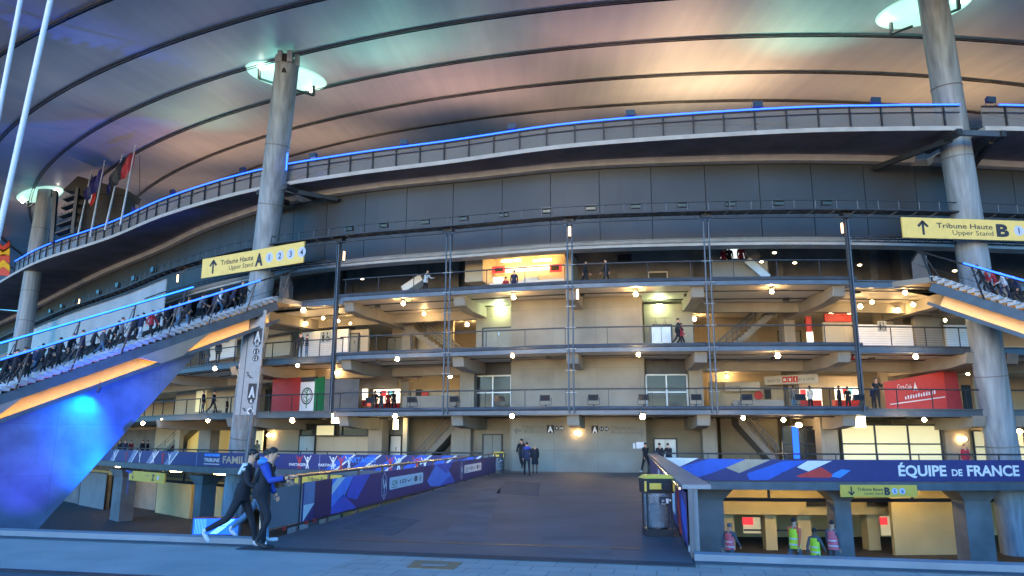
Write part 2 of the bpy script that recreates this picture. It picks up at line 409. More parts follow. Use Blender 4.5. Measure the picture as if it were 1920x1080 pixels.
# smooth pavement left, laid slabs right
TJ = (PZ(660, 1050, 0)-KA).dot(kd)
b = MB(); b.add([kp(TJ, -.62, .0), kp(TJ, -3.4, 0), kp(70, -3.4, 0), kp(70, -.62, 0)], [(0, 1, 2, 3)], 'paving'); struct(b.build('pavement'))
mat('pavement_smooth', (.46, .37, .325), .8, var=.14, scale=.9, bump=.4)
b = MB(); b.add([kp(-45, -.62, .0), kp(-45, -3.4, 0), kp(TJ, -3.4, 0), kp(TJ, -.62, 0)], [(0, 1, 2, 3)], 'pavement_smooth'); struct(b.build('pavement'))
b = MB(); b.add([kp(-45, -3.55, -.012), kp(-45, -59, -.012), kp(70, -59, -.012), kp(70, -3.55, -.012)], [(0, 1, 2, 3)], 'asphalt'); struct(b.build('road'))
b = MB(); b.prism([kp(-45, -3.4, 0.004), kp(70, -3.4, .004), kp(70, -3.52, .004), kp(-45, -3.52, .004)], (0, 0, -.03), 'steel_dark'); struct(b.build('drain_channel'))
# kerb with pale coping, interrupted by the bridge mouth
BL0, BL1 = PZ(500, 1008, 0), PZ(930, 888, 0)
BR0, BR1 = PZ(1290, 1045, 0), PZ(1218, 888, 0)
tL = (BL0-KA).dot(kd)+.35; tR = (BR0-KA).dot(kd)+.1
for a, c in ((-45, tL), (tR, 70)):
    b = MB(); b.prism([kp(a, -.30, .0), kp(c, -.30, .0), kp(c, -.0, .0), kp(a, -.0, .0)], (0, 0, .11), 'kerb')
    b.prism([kp(a, -.60, .012), kp(c, -.60, .012), kp(c, -.31, .012), kp(a, -.31, .012)], (0, 0, -.2), 'asphalt')
    b.prism([kp(a, .0, .10), kp(c, .0, .10), kp(c, .10, .10), kp(a, .10, .10)], (0, 0, -4.8), 'concrete_dark'); struct(b.build('kerb'))
# bridge deck
def lerp(a, b, t): return a+(b-a)*t
m0, m1 = kp(tL, -.9, .006), kp(tR, -.9, .006)
b = MB(); b.prism([m0, m1, BR1+Vector((.35, 1.2, .006)), BL1+Vector((-.35, 1.2, .006))], (0, 0, -.5), 'asphalt')
b.prism([m0+Vector((0, 0, .012)), m1+Vector((0, 0, .012)), kp(tR, -.55, .018), kp(tL, -.55, .018)], (0, 0, -.01), 'asphalt_dark')
struct(b.build('bridge_deck'))
mat('asphalt_patch', (.068, .087, .098), .8, var=.2, scale=2, bump=.5); mat('asphalt_worn', (.090, .110, .122), .7, var=.3, scale=.8, bump=.5)
for pts, mt in (([(640, 990), (735, 1004), (790, 975), (705, 965)], 'asphalt_patch'), ([(930, 925), (1010, 930), (1014, 905), (948, 902)], 'asphalt_patch'), ([(1010, 1035), (1150, 1044), (1140, 1006), (1020, 1000)], 'asphalt_worn'), ([(820, 1018), (905, 1024), (945, 896), (925, 896)], 'asphalt_worn')):
    b = MB(); b.prism([PZ(x, y, .011) for x, y in pts], (0, 0, -.004), mt); struct(b.build('bridge_surface_patch'))
b = MB(); b.prism([PZ(640, 1012, .013), PZ(1200, 1030, .013), PZ(1199, 1027.5, .013), PZ(640, 1009.8, .013)], (0, 0, -.004), 'steel_dark'); struct(b.build('bridge_joint'))
for q in ((500, 955, -3.5), (1262, 965, -3.5)):
    pass
# manhole plate in the paving
c0 = PZ(815, 1059, 0); b = MB()
b.prism([PZ(762, 1064, .006), PZ(850, 1068, .006), PZ(868, 1054, .006), PZ(778, 1050, .006)], (0, 0, -.01), 'brass_cover')
mid = (PZ(762, 1064, .006)+PZ(868, 1054, .006))/2
b.prism([mid+Vector((-.22, -.05, .006)), mid+Vector((.16, -.08, .006)), mid+Vector((.2, .03, .006)), mid+Vector((-.2, .06, .006))], (0, 0, -.01), 'kerb')
tag(b.build('manhole_cover', origin=mid), 'brown inspection cover set in the grey paving slabs before the bridge', 'manhole cover')

# ---------------------------------------------------------------- stadium shell
ST = thing('stadium', (12, 60, 0), 'huge concrete and steel football stadium with curved galleries under a lit white roof', 'stadium')
sL = hit(636, 640, 0)[0]; sR = hit(1606, 640, 0)[0]
PSX = [640, 843, 1068, 1322, 1585]
PS = [hit(x, y, 0)[0] for x, y in zip(PSX, (450, 435, 415, 408, 405))]
Z1, Z2, Z3, ZT = 3.66, 7.22, 11.02, 14.9
S0, S1 = SMIN+1, 62
def part(name, mb, smooth=False, label=None, parent=None): return mb.build(name, parent or ST, smooth, label)
# floor slabs with edge tubes / beams
for z in (Z1, Z2, Z3):
    b = MB(); b.band(sL, sR, .1, 16, z-.34, z, 'soffit')
    b.band(S0, sL-.02, .9, 16, z-.34, z-.02, 'soffit'); b.band(sR+.02, S1, .9, 16, z-.34, z-.02, 'soffit')
    part('floor_slab', b)
    b = MB(); b.ftube(sL-.5, sR+.3, 0, z, .12, 'steel'); b.band(sL, sR, -.05, .1, z-.36, z-.12, 'steel')
    part('edge_tube', b, True)
    for a, c in ((S0, sL-.02), (sR+.02, S1)):
        b = MB(); b.band(a, c, .55, .9, z-.42, z-.36, 'steel'); b.band(a, c, .68, .74, z-.36, z-.04, 'steel'); b.band(a, c, .55, .9, z-.04, z+.02, 'steel')
        part('edge_beam', b)
# ground floor deck on both sides of the bridge
sBL = hit(925, 880, 0)[0]; sBR = hit(1222, 880, 0)[0]
b = MB(); b.band(S0, S1, .3, 16, -.32, -.01, 'concrete_slab'); part('floor_slab', b)
b = MB(); b.band(S0, sBL-.4, -.35, .3, -.34, -.02, 'concrete_slab'); b.band(sBR+.3, S1, -1.1, .3, -.62, -.02, 'concrete_slab'); part('floor_slab', b)
b = MB(); b.band(S0, sBL-.4, -.5, -.36, -.42, .0, 'steel'); part('edge_beam', b)
b = MB(); b.band(sBR+.3, S1, -1.25, -1.11, -.66, -.25, 'steel'); part('edge_beam', b)
# back walls
b = MB(); b.band(S0, S1, 15, 15.4, -.3, Z3-.35, 'plaster', 3); part('back_wall', b)
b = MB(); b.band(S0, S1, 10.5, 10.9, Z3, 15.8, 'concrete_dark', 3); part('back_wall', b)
# core
c0 = hit(958, 700, 3)[0]; c1 = hit(1208, 700, 3)[0]
b = MB(); b.band(c0, c1, 3, 13, -.02, Z3-.36, 'concrete', 3); part('core_wall', b)
for q in ((893, 958, 570, 658, 4.6), (893, 958, 660, 775, 4.6), (845, 960, 770, 887, 4.9), (1208, 1300, 570, 658, 4.6), (1208, 1300, 660, 775, 4.6), (1212, 1330, 780, 887, 6.0)):
    b = MB(); b.pix(*q, .3, 'concrete'); part('recess_wall', b)
# upper wall of dark panels
sp = [S0+i*3.42 for i in range(int((S1-S0)/3.42)+1)]
for i, a in enumerate(sp):
    if not (-88 < a < 45): continue
    b = MB(); b.band(a+.02, a+3.40, 2.6, 2.75, 14.0, 18.9, 'panel', 1.2); part('wall_panel', b)
b = MB(); b.band(S0, S1, 2.9, 3.2, 13.9, 19.2, 'steel_dark', 3); b.band(S0, S1, 2.3, 3.3, 13.62, 13.95, 'rim_edge', 2); part('wall_backing', b)
b = MB(); b.ftube(S0, S1, 2.3, 13.95, .17, 'steel_light', 2); part('lower_tube', b, True)
b = MB()
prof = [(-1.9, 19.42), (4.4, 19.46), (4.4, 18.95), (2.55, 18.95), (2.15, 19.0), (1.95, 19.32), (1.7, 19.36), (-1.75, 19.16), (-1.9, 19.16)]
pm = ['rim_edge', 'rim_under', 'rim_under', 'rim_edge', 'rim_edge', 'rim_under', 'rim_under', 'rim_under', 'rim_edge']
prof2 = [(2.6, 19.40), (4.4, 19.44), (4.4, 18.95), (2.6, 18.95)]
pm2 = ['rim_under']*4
PYS = [hit(48, 470, 1.6)[0], hit(512, 345, -.8)[0], hit(1787, 245, -.8)[0]]
cuts = [S0]
for q in PYS: cuts += [q-.62, q+.62]
cuts.append(S1)
def sweep(b, s0, s1, prof, pm, step=1.6):
    n = max(1, int((s1-s0)/step)); vs = []; k = len(prof)
    for i in range(n+1):
        s = s0+(s1-s0)*i/n
        for d, z in prof: vs.append(fac(s, d-(rex(s) if d < 0 else 0), z))
    for j in range(k):
        b.add([vs[i*k+q] for i in range(n+1) for q in (j, (j+1) % k)], [(2*i, 2*i+2, 2*i+3, 2*i+1) for i in range(n)], pm[j])
    b.add(vs[:k], [tuple(range(k))], pm[-1]); b.add(vs[-k:], [tuple(range(k))], pm[-1])
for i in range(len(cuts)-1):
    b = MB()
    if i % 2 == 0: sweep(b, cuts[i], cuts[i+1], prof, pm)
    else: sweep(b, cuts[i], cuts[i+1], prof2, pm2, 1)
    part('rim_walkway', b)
b = MB()

def rfac(s, d, z): return fac(s, d-rex(s), z)
def rtube(b, s0, s1, d, z, r, mt, step=1.6, n=8):
    k = max(1, int((s1-s0)/step)); b.tube([rfac(s0+(s1-s0)*i/k, d, z) for i in range(k+1)], r, mt, n)
def rband(b, s0, s1, d0, d1, z0, z1, mt):
    n = max(1, int((s1-s0)/1.5)); vs = []
    for i in range(n+1):
        t = s0+(s1-s0)*i/n; vs += [rfac(t, d0, z0), rfac(t, d1, z0), rfac(t, d1, z1), rfac(t, d0, z1)]
    b.add(vs, [(4*i+k, 4*i+4+k, 4*i+4+(k+1) % 4, 4*i+(k+1) % 4) for i in range(n) for k in range(4)], mt)
# rim railing: tinted glass, posts, blue light line
zr = 20.72; sr0 = hit(22, 492, -4.5)[0]; 
for a, c in ((sr0, PYS[1]-.62), (PYS[1]+.62, PYS[2]-.62), (PYS[2]+.62, S1)):
    b = MB(); rband(b, a, c, -1.72, -1.70, 19.45, zr-.06, 'glass_rail'); part('rim_glass', b)
b = MB()
s = sr0
while s < 40:
    if min(abs(s-q) for q in PYS) > .75: b.bar(rfac(s, -1.80, 19.42), rfac(s, -1.80, zr), .07, .12, 'steel_dark', gnrm(s).to_3d())
    s += 1.72
for a, c in ((sr0, PYS[1]-.62), (PYS[1]+.62, PYS[2]-.62), (PYS[2]+.62, S1)):
    rtube(b, a, c, -1.80, zr-.42, .03, 'steel_dark', 1.7); rtube(b, a, c, -1.80, zr-.05, .05, 'steel_dark', 1.7)
rtube(b, sr0, S1, -.3, 19.95, .04, 'steel_dark', 1.7)
part('rim_railing', b)
b = MB(); rtube(b, sr0, PYS[1]-.62, -1.86, zr+.03, .045, 'led_blue', 1.5, 6); rtube(b, PYS[1]+.62, PYS[2]-.62, -1.86, zr+.03, .045, 'led_blue', 1.5, 6)
rtube(b, PYS[2]+1.6, S1, -1.86, zr+.03, .045, 'led_blue', 1.5, 6)
q = PYS[1]+2.1; b.tube([fac(q, -1.9, zr), fac(q, -1.9, 19.5)], .05, 'led_blue', 6)
part('rim_light_line', b)
# posts of the front lattice
for i, s in enumerate(PS):
    b = MB()
    if i in (0, 4):
        b.bar(fac(s, -.12, Z1-.2), fac(s, -.12, ZT), .07, .30, 'steel', gnrm(s).to_3d()); b.bar(fac(s-.13, -.12, Z1), fac(s-.13, -.12, ZT), .03, .26, 'steel', gnrm(s).to_3d())
    else:
        for o in (-.14, .14): b.tube([fac(s+o, -.12, Z1-.3), fac(s+o, -.12, ZT)], .052, 'steel', 8)
        for k in range(9):
            z = Z1+.9+k*1.25; b.tube([fac(s-.32, -.15, z), fac(s+.32, -.15, z)], .018, 'steel_light', 6)
    b.bar(fac(s-.3, -.1, ZT-.15), fac(s+.3, -.1, ZT-.15), .5, .22, 'steel_dark')
    part('facade_post', b, True)
# truss walkway along the top of the lattice
b = MB()
for d, z, r in ((-.75, ZT, .06), (-.05, ZT, .06), (-.75, ZT+.55, .03), (-.4, ZT-.35, .05)): b.ftube(S0, S1, d, z, r, 'steel_dark', 1.6, 6)
b.band(S0, S1, -.7, -.1, ZT-.02, ZT+.01, 'steel_dark')
s = -88
while s < 44:
    b.tube([fac(s, -.75, ZT), fac(s, -.75, ZT+.55), fac(s+.12, -.5, ZT+.6)], .025, 'steel', 5); b.tube([fac(s, -.75, ZT), fac(s+.6, -.4, ZT-.35), fac(s+1.2, -.75, ZT)], .02, 'steel_dark', 5, False); s += 1.2
part('truss_walkway', b, True)
# second slimmer truss below the signs on both wings
for a, c in ((-40, PS[0]-.2), (PS[4]+.2, 44)):
    b = MB()
    for d, z, r in ((-.2, 13.45, .06), (.3, 13.45, .05), (-.2, 13.15, .04)): b.ftube(a, c, d, z, r, 'steel_dark', 1.6, 6)
    s = a
    while s < c: b.tube([fac(s, -.2, 13.45), fac(s+.4, -.2, 13.15), fac(s+.8, -.2, 13.45)], .02, 'steel_dark', 5, False); s += .8
    part('lower_truss', b, True)
# railings per gallery
def railing(s0, s1, z, d, h=1.1, post=2.05, mid=0, r=.035, mt='steel_dark'):
    b = MB(); b.ftube(s0, s1, d, z+h, r*1.25, mt, 1.5, 6)
    s = s0+.2
    while s < s1: b.bar(fac(s, d, z), fac(s, d, z+h), .03, .07, mt, gnrm(s).to_3d()); s += post
    for k in range(mid): b.ftube(s0, s1, d, z+h*(k+1)/(mid+1), .009, 'steel_light', 1.5, 4)
    part('railing', b)
for z in (Z1, Z2, Z3): railing(sL, sR, z, .12, post=2.45)
for z, m_ in ((Z1, 0), (Z2, 7)):
    railing(-40, sL-.1, z, .6, mid=m_); railing(sR+.1, 44, z, .6, mid=m_)
railing(S0, sBL-.6, 0, -.40, h=1.12, post=2.0, mid=0); railing(sBR+.5, S1, -.15, -1.15, h=1.35, post=2.2, mid=0)
# beams and columns
pyl = [hit(470, 700, 1.0)[0], hit(1850, 700, 1.0)[0]]
bs = [(hit(350, 700, 1)[0]-3, 1), (PS[0]+.55, 1), (PS[1]+.55, 1), (PS[2]+.0, 0), (PS[3]-.55, 1), (PS[4]-.55, 1), (pyl[0]+1.2, 1), (pyl[0]-1.2, 1), (pyl[1]-1.2, 1), (pyl[1]+1.3, 1)]
for s, full in bs:
    for z in (Z1, Z2, Z3):
        b = MB(); L = 9.5 if full else 2.9; y0 = .35 if z > Z1 or True else 1
        P = [fac(s-.36, y0, z-.35), fac(s-.36, y0+.2, z-.95), fac(s-.36, y0+1.6, z-1.1), fac(s-.36, L, z-1.1), fac(s-.36, L, z-.35)]
        t = fac(s+.36, 1, 0)-fac(s-.36, 1, 0)
        b.prism(P, t, 'concrete_slab'); part('ceiling_beam', b)
    if full:
        b = MB(); b.band(s-.42, s+.42, 8.2, 9.1, 0, 10.9, 'concrete_slab'); part('column', b)
        b = MB(); b.band(s-.3, s+.3, 9.2, 10.4, Z3, 15.5, 'concrete_dark'); part('column', b)
def slope_band(b, s0, s1, prof, mt, step=3.):
    n = max(1, int((s1-s0)/step)); vs = []; k = len(prof)
    for i in range(n+1):
        for d, z in prof: vs.append(fac(s0+(s1-s0)*i/n, d, z))
    return b.add(vs, [(k*i+q, k*i+k+q, k*i+k+(q+1) % k, k*i+(q+1) % k) for i in range(n) for q in range(k)], mt)
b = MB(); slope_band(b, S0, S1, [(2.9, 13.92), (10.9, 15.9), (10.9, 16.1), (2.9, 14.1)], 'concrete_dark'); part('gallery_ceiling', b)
# conduits and small fittings under the ceilings
for z in (Z1, Z2, Z3):
    for d in (1.6, 4.2):
        b = MB(); b.ftube(-34, c0-.5 if d > 3 else c0+10, d, z-.40, .035, 'steel_dark', 2, 6); part('conduit', b)
        b = MB(); b.ftube(c1+.5 if d > 3 else c1-10, 36, d, z-.41, .035, 'steel_dark', 2, 6); part('conduit', b)
random.seed(11)
for z in (Z1, Z2, Z3):
    for k in range(9):
        s = -26+k*6.4+random.uniform(-1.5, 1.5); d = random.uniform(1.2, 5.0); p = fac(s, d, z-.42)
        if c0-.5 < s < c1+.5 and d > 2.5: d = 1.8; p = fac(s, d, z-.42)
        b = MB(); b.box(p, (.34, .26, .16), 'steel_dark'); b.tube([p, p+Vector((0, 0, .1))], .04, 'steel_dark', 6); part('ceiling_speaker', b)
# longitudinal beams under the slabs
for z in (Z2, Z3):
    for a, c in ((S0, c0-3), (c1+3, S1)):
        b = MB(); b.band(a, c, 5.6, 6.1, z-1.0, z-.36, 'concrete_slab'); part('ceiling_beam', b)

# ---------------------------------------------------------------- roof
RC = Vector((10, 253))
def rp(off, th, z=None):
    r = off-140*(th-.1)**2; zz = 29.8-(off-195.6)*.0782 if z is None else z
    if off > 225: zz = 27.5+(off-225)*.05
    return Vector((RC.x+r*math.sin(th), RC.y-r*math.cos(th), zz))
def roff(p):
    d = Vector((p.x, p.y))-RC; th = math.atan2(d.x, -d.y); return d.length+140*(th-.1)**2, th
offs = [150, 165, 180, 190, 195.6, 201.4, 207.5, 213.3, 219.1, 225, 232, 240]
ths = [-.80+i*.012 for i in range(int(1.5/.012)+1)]
b = MB(); vs = []
for o in offs:
    for t in ths: vs.append(rp(o, t))
for o in offs:
    for t in ths: vs.append(rp(o, t)+Vector((0, 0, 1.2)))
nt_, no_ = len(ths), len(offs); fs = []
for lay in (0, 1):
    o_ = lay*no_*nt_
    for i in range(no_-1):
        for j in range(nt_-1): fs.append((o_+i*nt_+j, o_+i*nt_+j+1, o_+(i+1)*nt_+j+1, o_+(i+1)*nt_+j))
H = no_*nt_
for j in range(nt_-1):
    fs.append((j, j+1, H+j+1, H+j)); q = (no_-1)*nt_; fs.append((q+j, q+j+1, H+q+j+1, H+q+j))
for i in range(no_-1):
    for q in (0, nt_-1): fs.append((i*nt_+q, (i+1)*nt_+q, H+(i+1)*nt_+q, H+i*nt_+q))
b.add(vs, fs, 'roof_under'); roof = part('roof', b, True)
for o in (189.8, 195.6, 201.4, 207.5, 213.3, 219.1, 225, 231):
    b = MB(); w = .125
    for e in (-w, w): b.tube([rp(o+e, t)+Vector((0, 0, -.13)) for t in ths], .036, 'steel_dark', 6)
    v2 = []
    for t in ths: v2 += [rp(o-w, t)+Vector((0, 0, -.10)), rp(o+w, t)+Vector((0, 0, -.10)), rp(o+w, t)+Vector((0, 0, -.05)), rp(o-w, t)+Vector((0, 0, -.05))]
    b.add(v2, [(4*i+k, 4*i+4+k, 4*i+4+(k+1) % 4, 4*i+(k+1) % 4) for i in range(len(ths)-1) for k in range(4)], 'roof_rail_gap')
    for i in range(0, len(ths), 2): b.bar(rp(o, ths[i])+Vector((0, 0, .1)), rp(o, ths[i])+Vector((0, 0, -.15)), .05, .05, 'steel_dark')
    b.build('ceiling_rail', roof)

# pylons (masts) and their roof openings, each a glowing disc just below the roof
def pylon(bot, top, zlow):
    """bot/top are world points on the axis"""
    ax = (top-bot).normalized(); r = .84
    b = MB(); L = (top-bot).length
    b.tube([bot, bot+ax*(L*.25), bot+ax*(L*.6), bot+ax*L], [r, r, r, r*.96], 'pylon', 32)
    for t in (.18, .30, .44, .56, .69, .82): b.tube([bot+ax*(L*t-.03), bot+ax*(L*t+.03)], r*1.012, 'concrete_dark', 32)
    p = part('pylon', b, True)
    b = MB()
    for k in range(6):
        a = k*math.pi/3; o = Vector((math.cos(a)*r*.8, math.sin(a)*r*.8, 0)); b.bar(top+o-Vector((0, 0, .1)), top+o+Vector((0, 0, .75)), .32, .28, 'steel_light')
    b.tube([top+Vector((0, -.5, -.9)), top+Vector((0, -.5, .5))], .22, 'black', 12); b.build('pylon_head', p)
    return p, ax
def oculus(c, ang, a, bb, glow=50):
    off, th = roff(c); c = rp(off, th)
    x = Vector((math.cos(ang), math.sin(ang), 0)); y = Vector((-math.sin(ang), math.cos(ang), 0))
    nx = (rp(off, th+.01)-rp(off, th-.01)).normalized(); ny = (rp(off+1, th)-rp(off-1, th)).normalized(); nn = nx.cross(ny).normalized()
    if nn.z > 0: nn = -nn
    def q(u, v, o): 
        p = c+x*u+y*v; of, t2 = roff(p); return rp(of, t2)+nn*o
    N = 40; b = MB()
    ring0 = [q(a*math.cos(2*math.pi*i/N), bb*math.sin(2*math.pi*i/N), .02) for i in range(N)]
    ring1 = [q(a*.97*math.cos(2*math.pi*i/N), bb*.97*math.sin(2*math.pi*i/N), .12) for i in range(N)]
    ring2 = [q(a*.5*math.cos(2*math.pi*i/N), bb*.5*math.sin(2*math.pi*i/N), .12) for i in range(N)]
    b.add(ring0+ring1+ring2+[q(0, 0, .12)], [(i, (i+1) % N, N+(i+1) % N, N+i) for i in range(N)]+[(N+i, N+(i+1) % N, 2*N+(i+1) % N, 2*N+i) for i in range(N)]+[(2*N+i, 2*N+(i+1) % N, 3*N) for i in range(N)], 'oculus_panel_glow')
    oc = b.build('oculus_glow_disc', roof)
    b = MB()
    for sg in (-1, 1):
        b.tube([q(sg*.7, 0, .9), q(sg*(a*.72), 0, .9)], .09, 'steel_dark', 8); b.tube([q(sg*a*.72, 0, .9), q(sg*a*.72, 0, .15)], .13, 'steel_dark', 8)
    b.build('strut', oc)
    b = MB()
    for sg in (-1, 1): b.ell(q(sg*(a*.76), .5*sg, .3), .16, 'spot_white', 8, 6)
    b.build('spot_lamp', oc)
    l = bpy.data.lights.new('oculus_glow', 'POINT'); l.energy = glow; l.color = (.30, 1., .78); l.shadow_soft_size = 1.2
    lo = bpy.data.objects.new('oculus_glow', l); COL.objects.link(lo); lo.parent = oc; lo.location = c+nn*1.6+Vector((0, -1.2, 0))-parent_world(oc)
    return c
# left mast
pr = HP(512, 345, -.8)
pb = HP(452, 850, 1.0)
ax = (pr-pb).normalized()
tp = pb+ax*((28.0-pb.z)/ax.z); tp = PY(538.5, 122, tp.y)
pylon(pb+(pb-tp).normalized()*4.6, tp, -4.8)
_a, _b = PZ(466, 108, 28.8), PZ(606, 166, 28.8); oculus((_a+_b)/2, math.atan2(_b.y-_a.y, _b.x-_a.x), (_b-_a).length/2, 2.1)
print('tp', tp, 'oc', PZ(534, 137, 28.9))
pr2 = HP(1787, 245, -.8)
pb2 = HP(1888, 900, 1.0)
ax2 = (pr2-pb2).normalized(); tp2 = pb2+ax2*((28.3-pb2.z)/ax2.z)
pylon(pb2+(pb2-tp2).normalized()*4.0, tp2, -4.8)
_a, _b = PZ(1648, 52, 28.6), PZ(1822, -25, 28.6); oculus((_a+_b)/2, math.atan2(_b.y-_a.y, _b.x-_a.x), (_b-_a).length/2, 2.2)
print('tp2', tp2, pb2, 'oc', PZ(1730, 20, 28.0))
p3 = PY(48, 560, 77); t3 = PY(88, 352, 77+1); ax3 = (t3-p3).normalized()
pylon(p3-Vector((0, 0, 14)), t3, -4.8)
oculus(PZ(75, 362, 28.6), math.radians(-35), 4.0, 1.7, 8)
# brackets that tie the masts to the rim
for sx in PYS[1:]:
    b = MB()
    c_ = rfac(sx, -1.75, 18.8); t = (fac(sx+.5, 0, 0)-fac(sx-.5, 0, 0)).normalized(); nn_ = gnrm(sx).to_3d()
    b.bar(c_-t*1.25-nn_*.5, c_+t*1.25-nn_*.5, .2, .3, 'steel'); b.bar(c_-t*1.3-nn_*.7, c_-t*1.3+nn_*2.2, .3, .35, 'steel_dark'); b.bar(c_+t*1.3-nn_*.7, c_+t*1.3+nn_*2.2, .3, .35, 'steel_dark')
    b.bar(c_-t*1.2+nn_*.2-Vector((0, 0, .1)), fac(sx-3.2, 2.3, 18.6), .22, .3, 'steel_dark'); b.bar(c_+t*1.2+nn_*.2-Vector((0, 0, .1)), fac(sx+3.2, 2.3, 18.6), .22, .3, 'steel_dark')
    part('mast_bracket', b)

# ---------------------------------------------------------------- uplights behind the rim and added spots under the roof
def uplight(px, py, zoff, e, col, size, back=9.):
    """unseen spot above the rim, aimed at the roof"""
    tgt = PZ(px, py, 29.); d = Vector((tgt.x, tgt.y))-RC
    loc = tgt+Vector((0, 4, -zoff)); loc.z = max(loc.z, 20.3); l = bpy.data.lights.new('uplight', 'SPOT'); l.energy = e; l.color = col; l.spot_size = math.radians(size); l.spot_blend = 1; l.shadow_soft_size = .5
    o = bpy.data.objects.new('uplight', l); COL.objects.link(o); o.location = loc-Vector(ST.location); o.parent = ST
    o.rotation_euler = (tgt-loc).to_track_quat('-Z', 'Y').to_euler()
WARM = (1., .60, .33); PINK = (1., .58, .45)
UPK = .165
UPL = [(395, 262, 12, 1900, WARM, 130), (330, 335, 12, 1100, WARM, 130), (745, 165, 11, 1300, PINK, 95), (900, 145, 11, 1600, PINK, 95), (1180, 40, 13, 1200, PINK, 100),
       (1340, 125, 12, 3600, (1., .66, .38), 100), (1290, 165, 12, 3600, (1., .7, .38), 110), (1480, 165, 11, 1800, WARM, 100), (1700, 165, 10, 1600, (1., .62, .28), 100), (1860, 165, 10, 2400, (1., .62, .28), 110),
       (600, 250, 11, 1600, WARM, 120), (1050, 190, 11, 1400, WARM, 120), (150, 380, 11, 1200, WARM, 110)]
# wide cool spots without fittings, added to brighten the outer roof
for px, py, e in ((120, 120, 900), (330, 60, 900), (560, 60, 700), (60, 200, 500), (240, 130, 400)):
    uplight(px, py, 16, e*.05, (.62, .80, 1.), 130)
for u in UPL: uplight(u[0], u[1], u[2], u[3]*UPK, *u[4:])
for px, py, e in ((720, 65, 1100), (1520, 40, 1500), (370, 205, 700), (880, 50, 400)):  # unseen mint spots added to spread the oculus glow over the roof
    uplight(px, py, 7, e*UPK, (.25, .95, .75), 90)
mat('inner_stair', (.20, .185, .16), .8, var=.15, scale=1)
emi('kiosk_strip', (1., .62, .20), 12.)
emi('down_small', (1., .75, .4), 4.)
# ---------------------------------------------------------------- rooms and openings of the galleries (parts of the stadium)
def pp(name, *quads, parent=None, label=None):
    b = MB()
    for q in quads: b.pix(*q)
    return b.build(name, parent or ST, False, label)
def window(x0, x1, y0, y1, d, nx=2, ny=2, glass='glass_dark', frame='steel_light', name='window'):
    f = MB(); w = 3.0
    xs = [x0+(x1-x0)*i/nx for i in range(nx+1)]; ys = [y0+(y1-y0)*j/ny for j in range(ny+1)]
    s0, zt = hit(x0, y0, d); s1, zb = hit(x1, y1, d); zt = hit((x0+x1)/2, y0, d)[1]; zb = hit((x0+x1)/2, y1, d)[1]; 
    for i in range(nx+1):
        s = s0+(s1-s0)*i/nx; f.band(s-.045, s+.045, d-.10, d-.02, zb, zt, frame)
    for j in range(ny+1):
        z = zb+(zt-zb)*j/ny; f.band(s0+.045, s1-.045, d-.095, d-.025, z-.04, z+.04, frame)
    fr = f.build(name, ST); g = MB(); g.band(s0, s1, d-.02, d+.03, zb, zt, glass); g.build('pane', fr); return fr
def door(x0, x1, y0, y1, d, mt='door_grey', leaves=2):
    b = MB(); s0 = hit(x0, (y0+y1)/2, d)[0]; s1 = hit(x1, (y0+y1)/2, d)[0]; zt = hit((x0+x1)/2, y0, d)[1]; zb = hit((x0+x1)/2, y1, d)[1]
    for i in range(leaves):
        a = s0+(s1-s0)*i/leaves; c = s0+(s1-s0)*(i+1)/leaves; b.band(a+.015, c-.015, d-.07, d-.01, zb, zt, mt)
    o = b.build('door', ST); b = MB(); b.band(s0-.09, s0, d-.10, d-.005, zb, zt+.09, 'steel_dark'); b.band(s1, s1+.09, d-.10, d-.005, zb, zt+.09, 'steel_dark'); b.band(s0, s1, d-.10, d-.005, zt, zt+.09, 'steel_dark')
    b.build('door_frame', o); b = MB(); m = (s0+s1)/2; b.band(m+.06, m+.11, d-.14, d-.07, zb+.9, zb+1.15, 'chrome'); b.build('handle', o); return o
def stairs(p0, p1, w, n, mt='inner_stair', rail=True):
    """inner flight from p0 (low) to p1 (high), w wide to the back"""
    p0, p1 = Vector(p0), Vector(p1); h = (p1-p0).to_2d(); L = h.length; hd = h.normalized(); bk = Vector((-hd.y, hd.x, 0))
    if bk.y < 0: bk = -bk
    b = MB(); rise = (p1.z-p0.z)/n; run = L/n; pr_ = []
    for i in range(n):
        pr_ += [(i*run, p0.z+(i)*rise), (i*run, p0.z+(i+1)*rise)]
    pr_ += [(L, p1.z), (L, p1.z-.45), (.3, p0.z-.1), (0, p0.z-.1)]
    b.prism([Vector((p0.x+hd.x*u, p0.y+hd.y*u, z)) for u, z in pr_], bk*w, mt)
    o = b.build('staircase', ST); b = MB(); H = Vector((hd.x, hd.y, 0))
    for e in (0, w):
        a = p0+bk*e+Vector((0, 0, .95)); c = p1+bk*e+Vector((0, 0, .95)); b.tube([a, c], .03, 'steel', 6); b.tube([a-Vector((0, 0, .35)), c-Vector((0, 0, .35))], .02, 'steel', 6)
        for t in (0.02, .25, .5, .75, .98): q = a.lerp(c, t); b.tube([q, q-Vector((0, 0, .95))], .025, 'steel', 6)
    b.build('handrail', o); return o
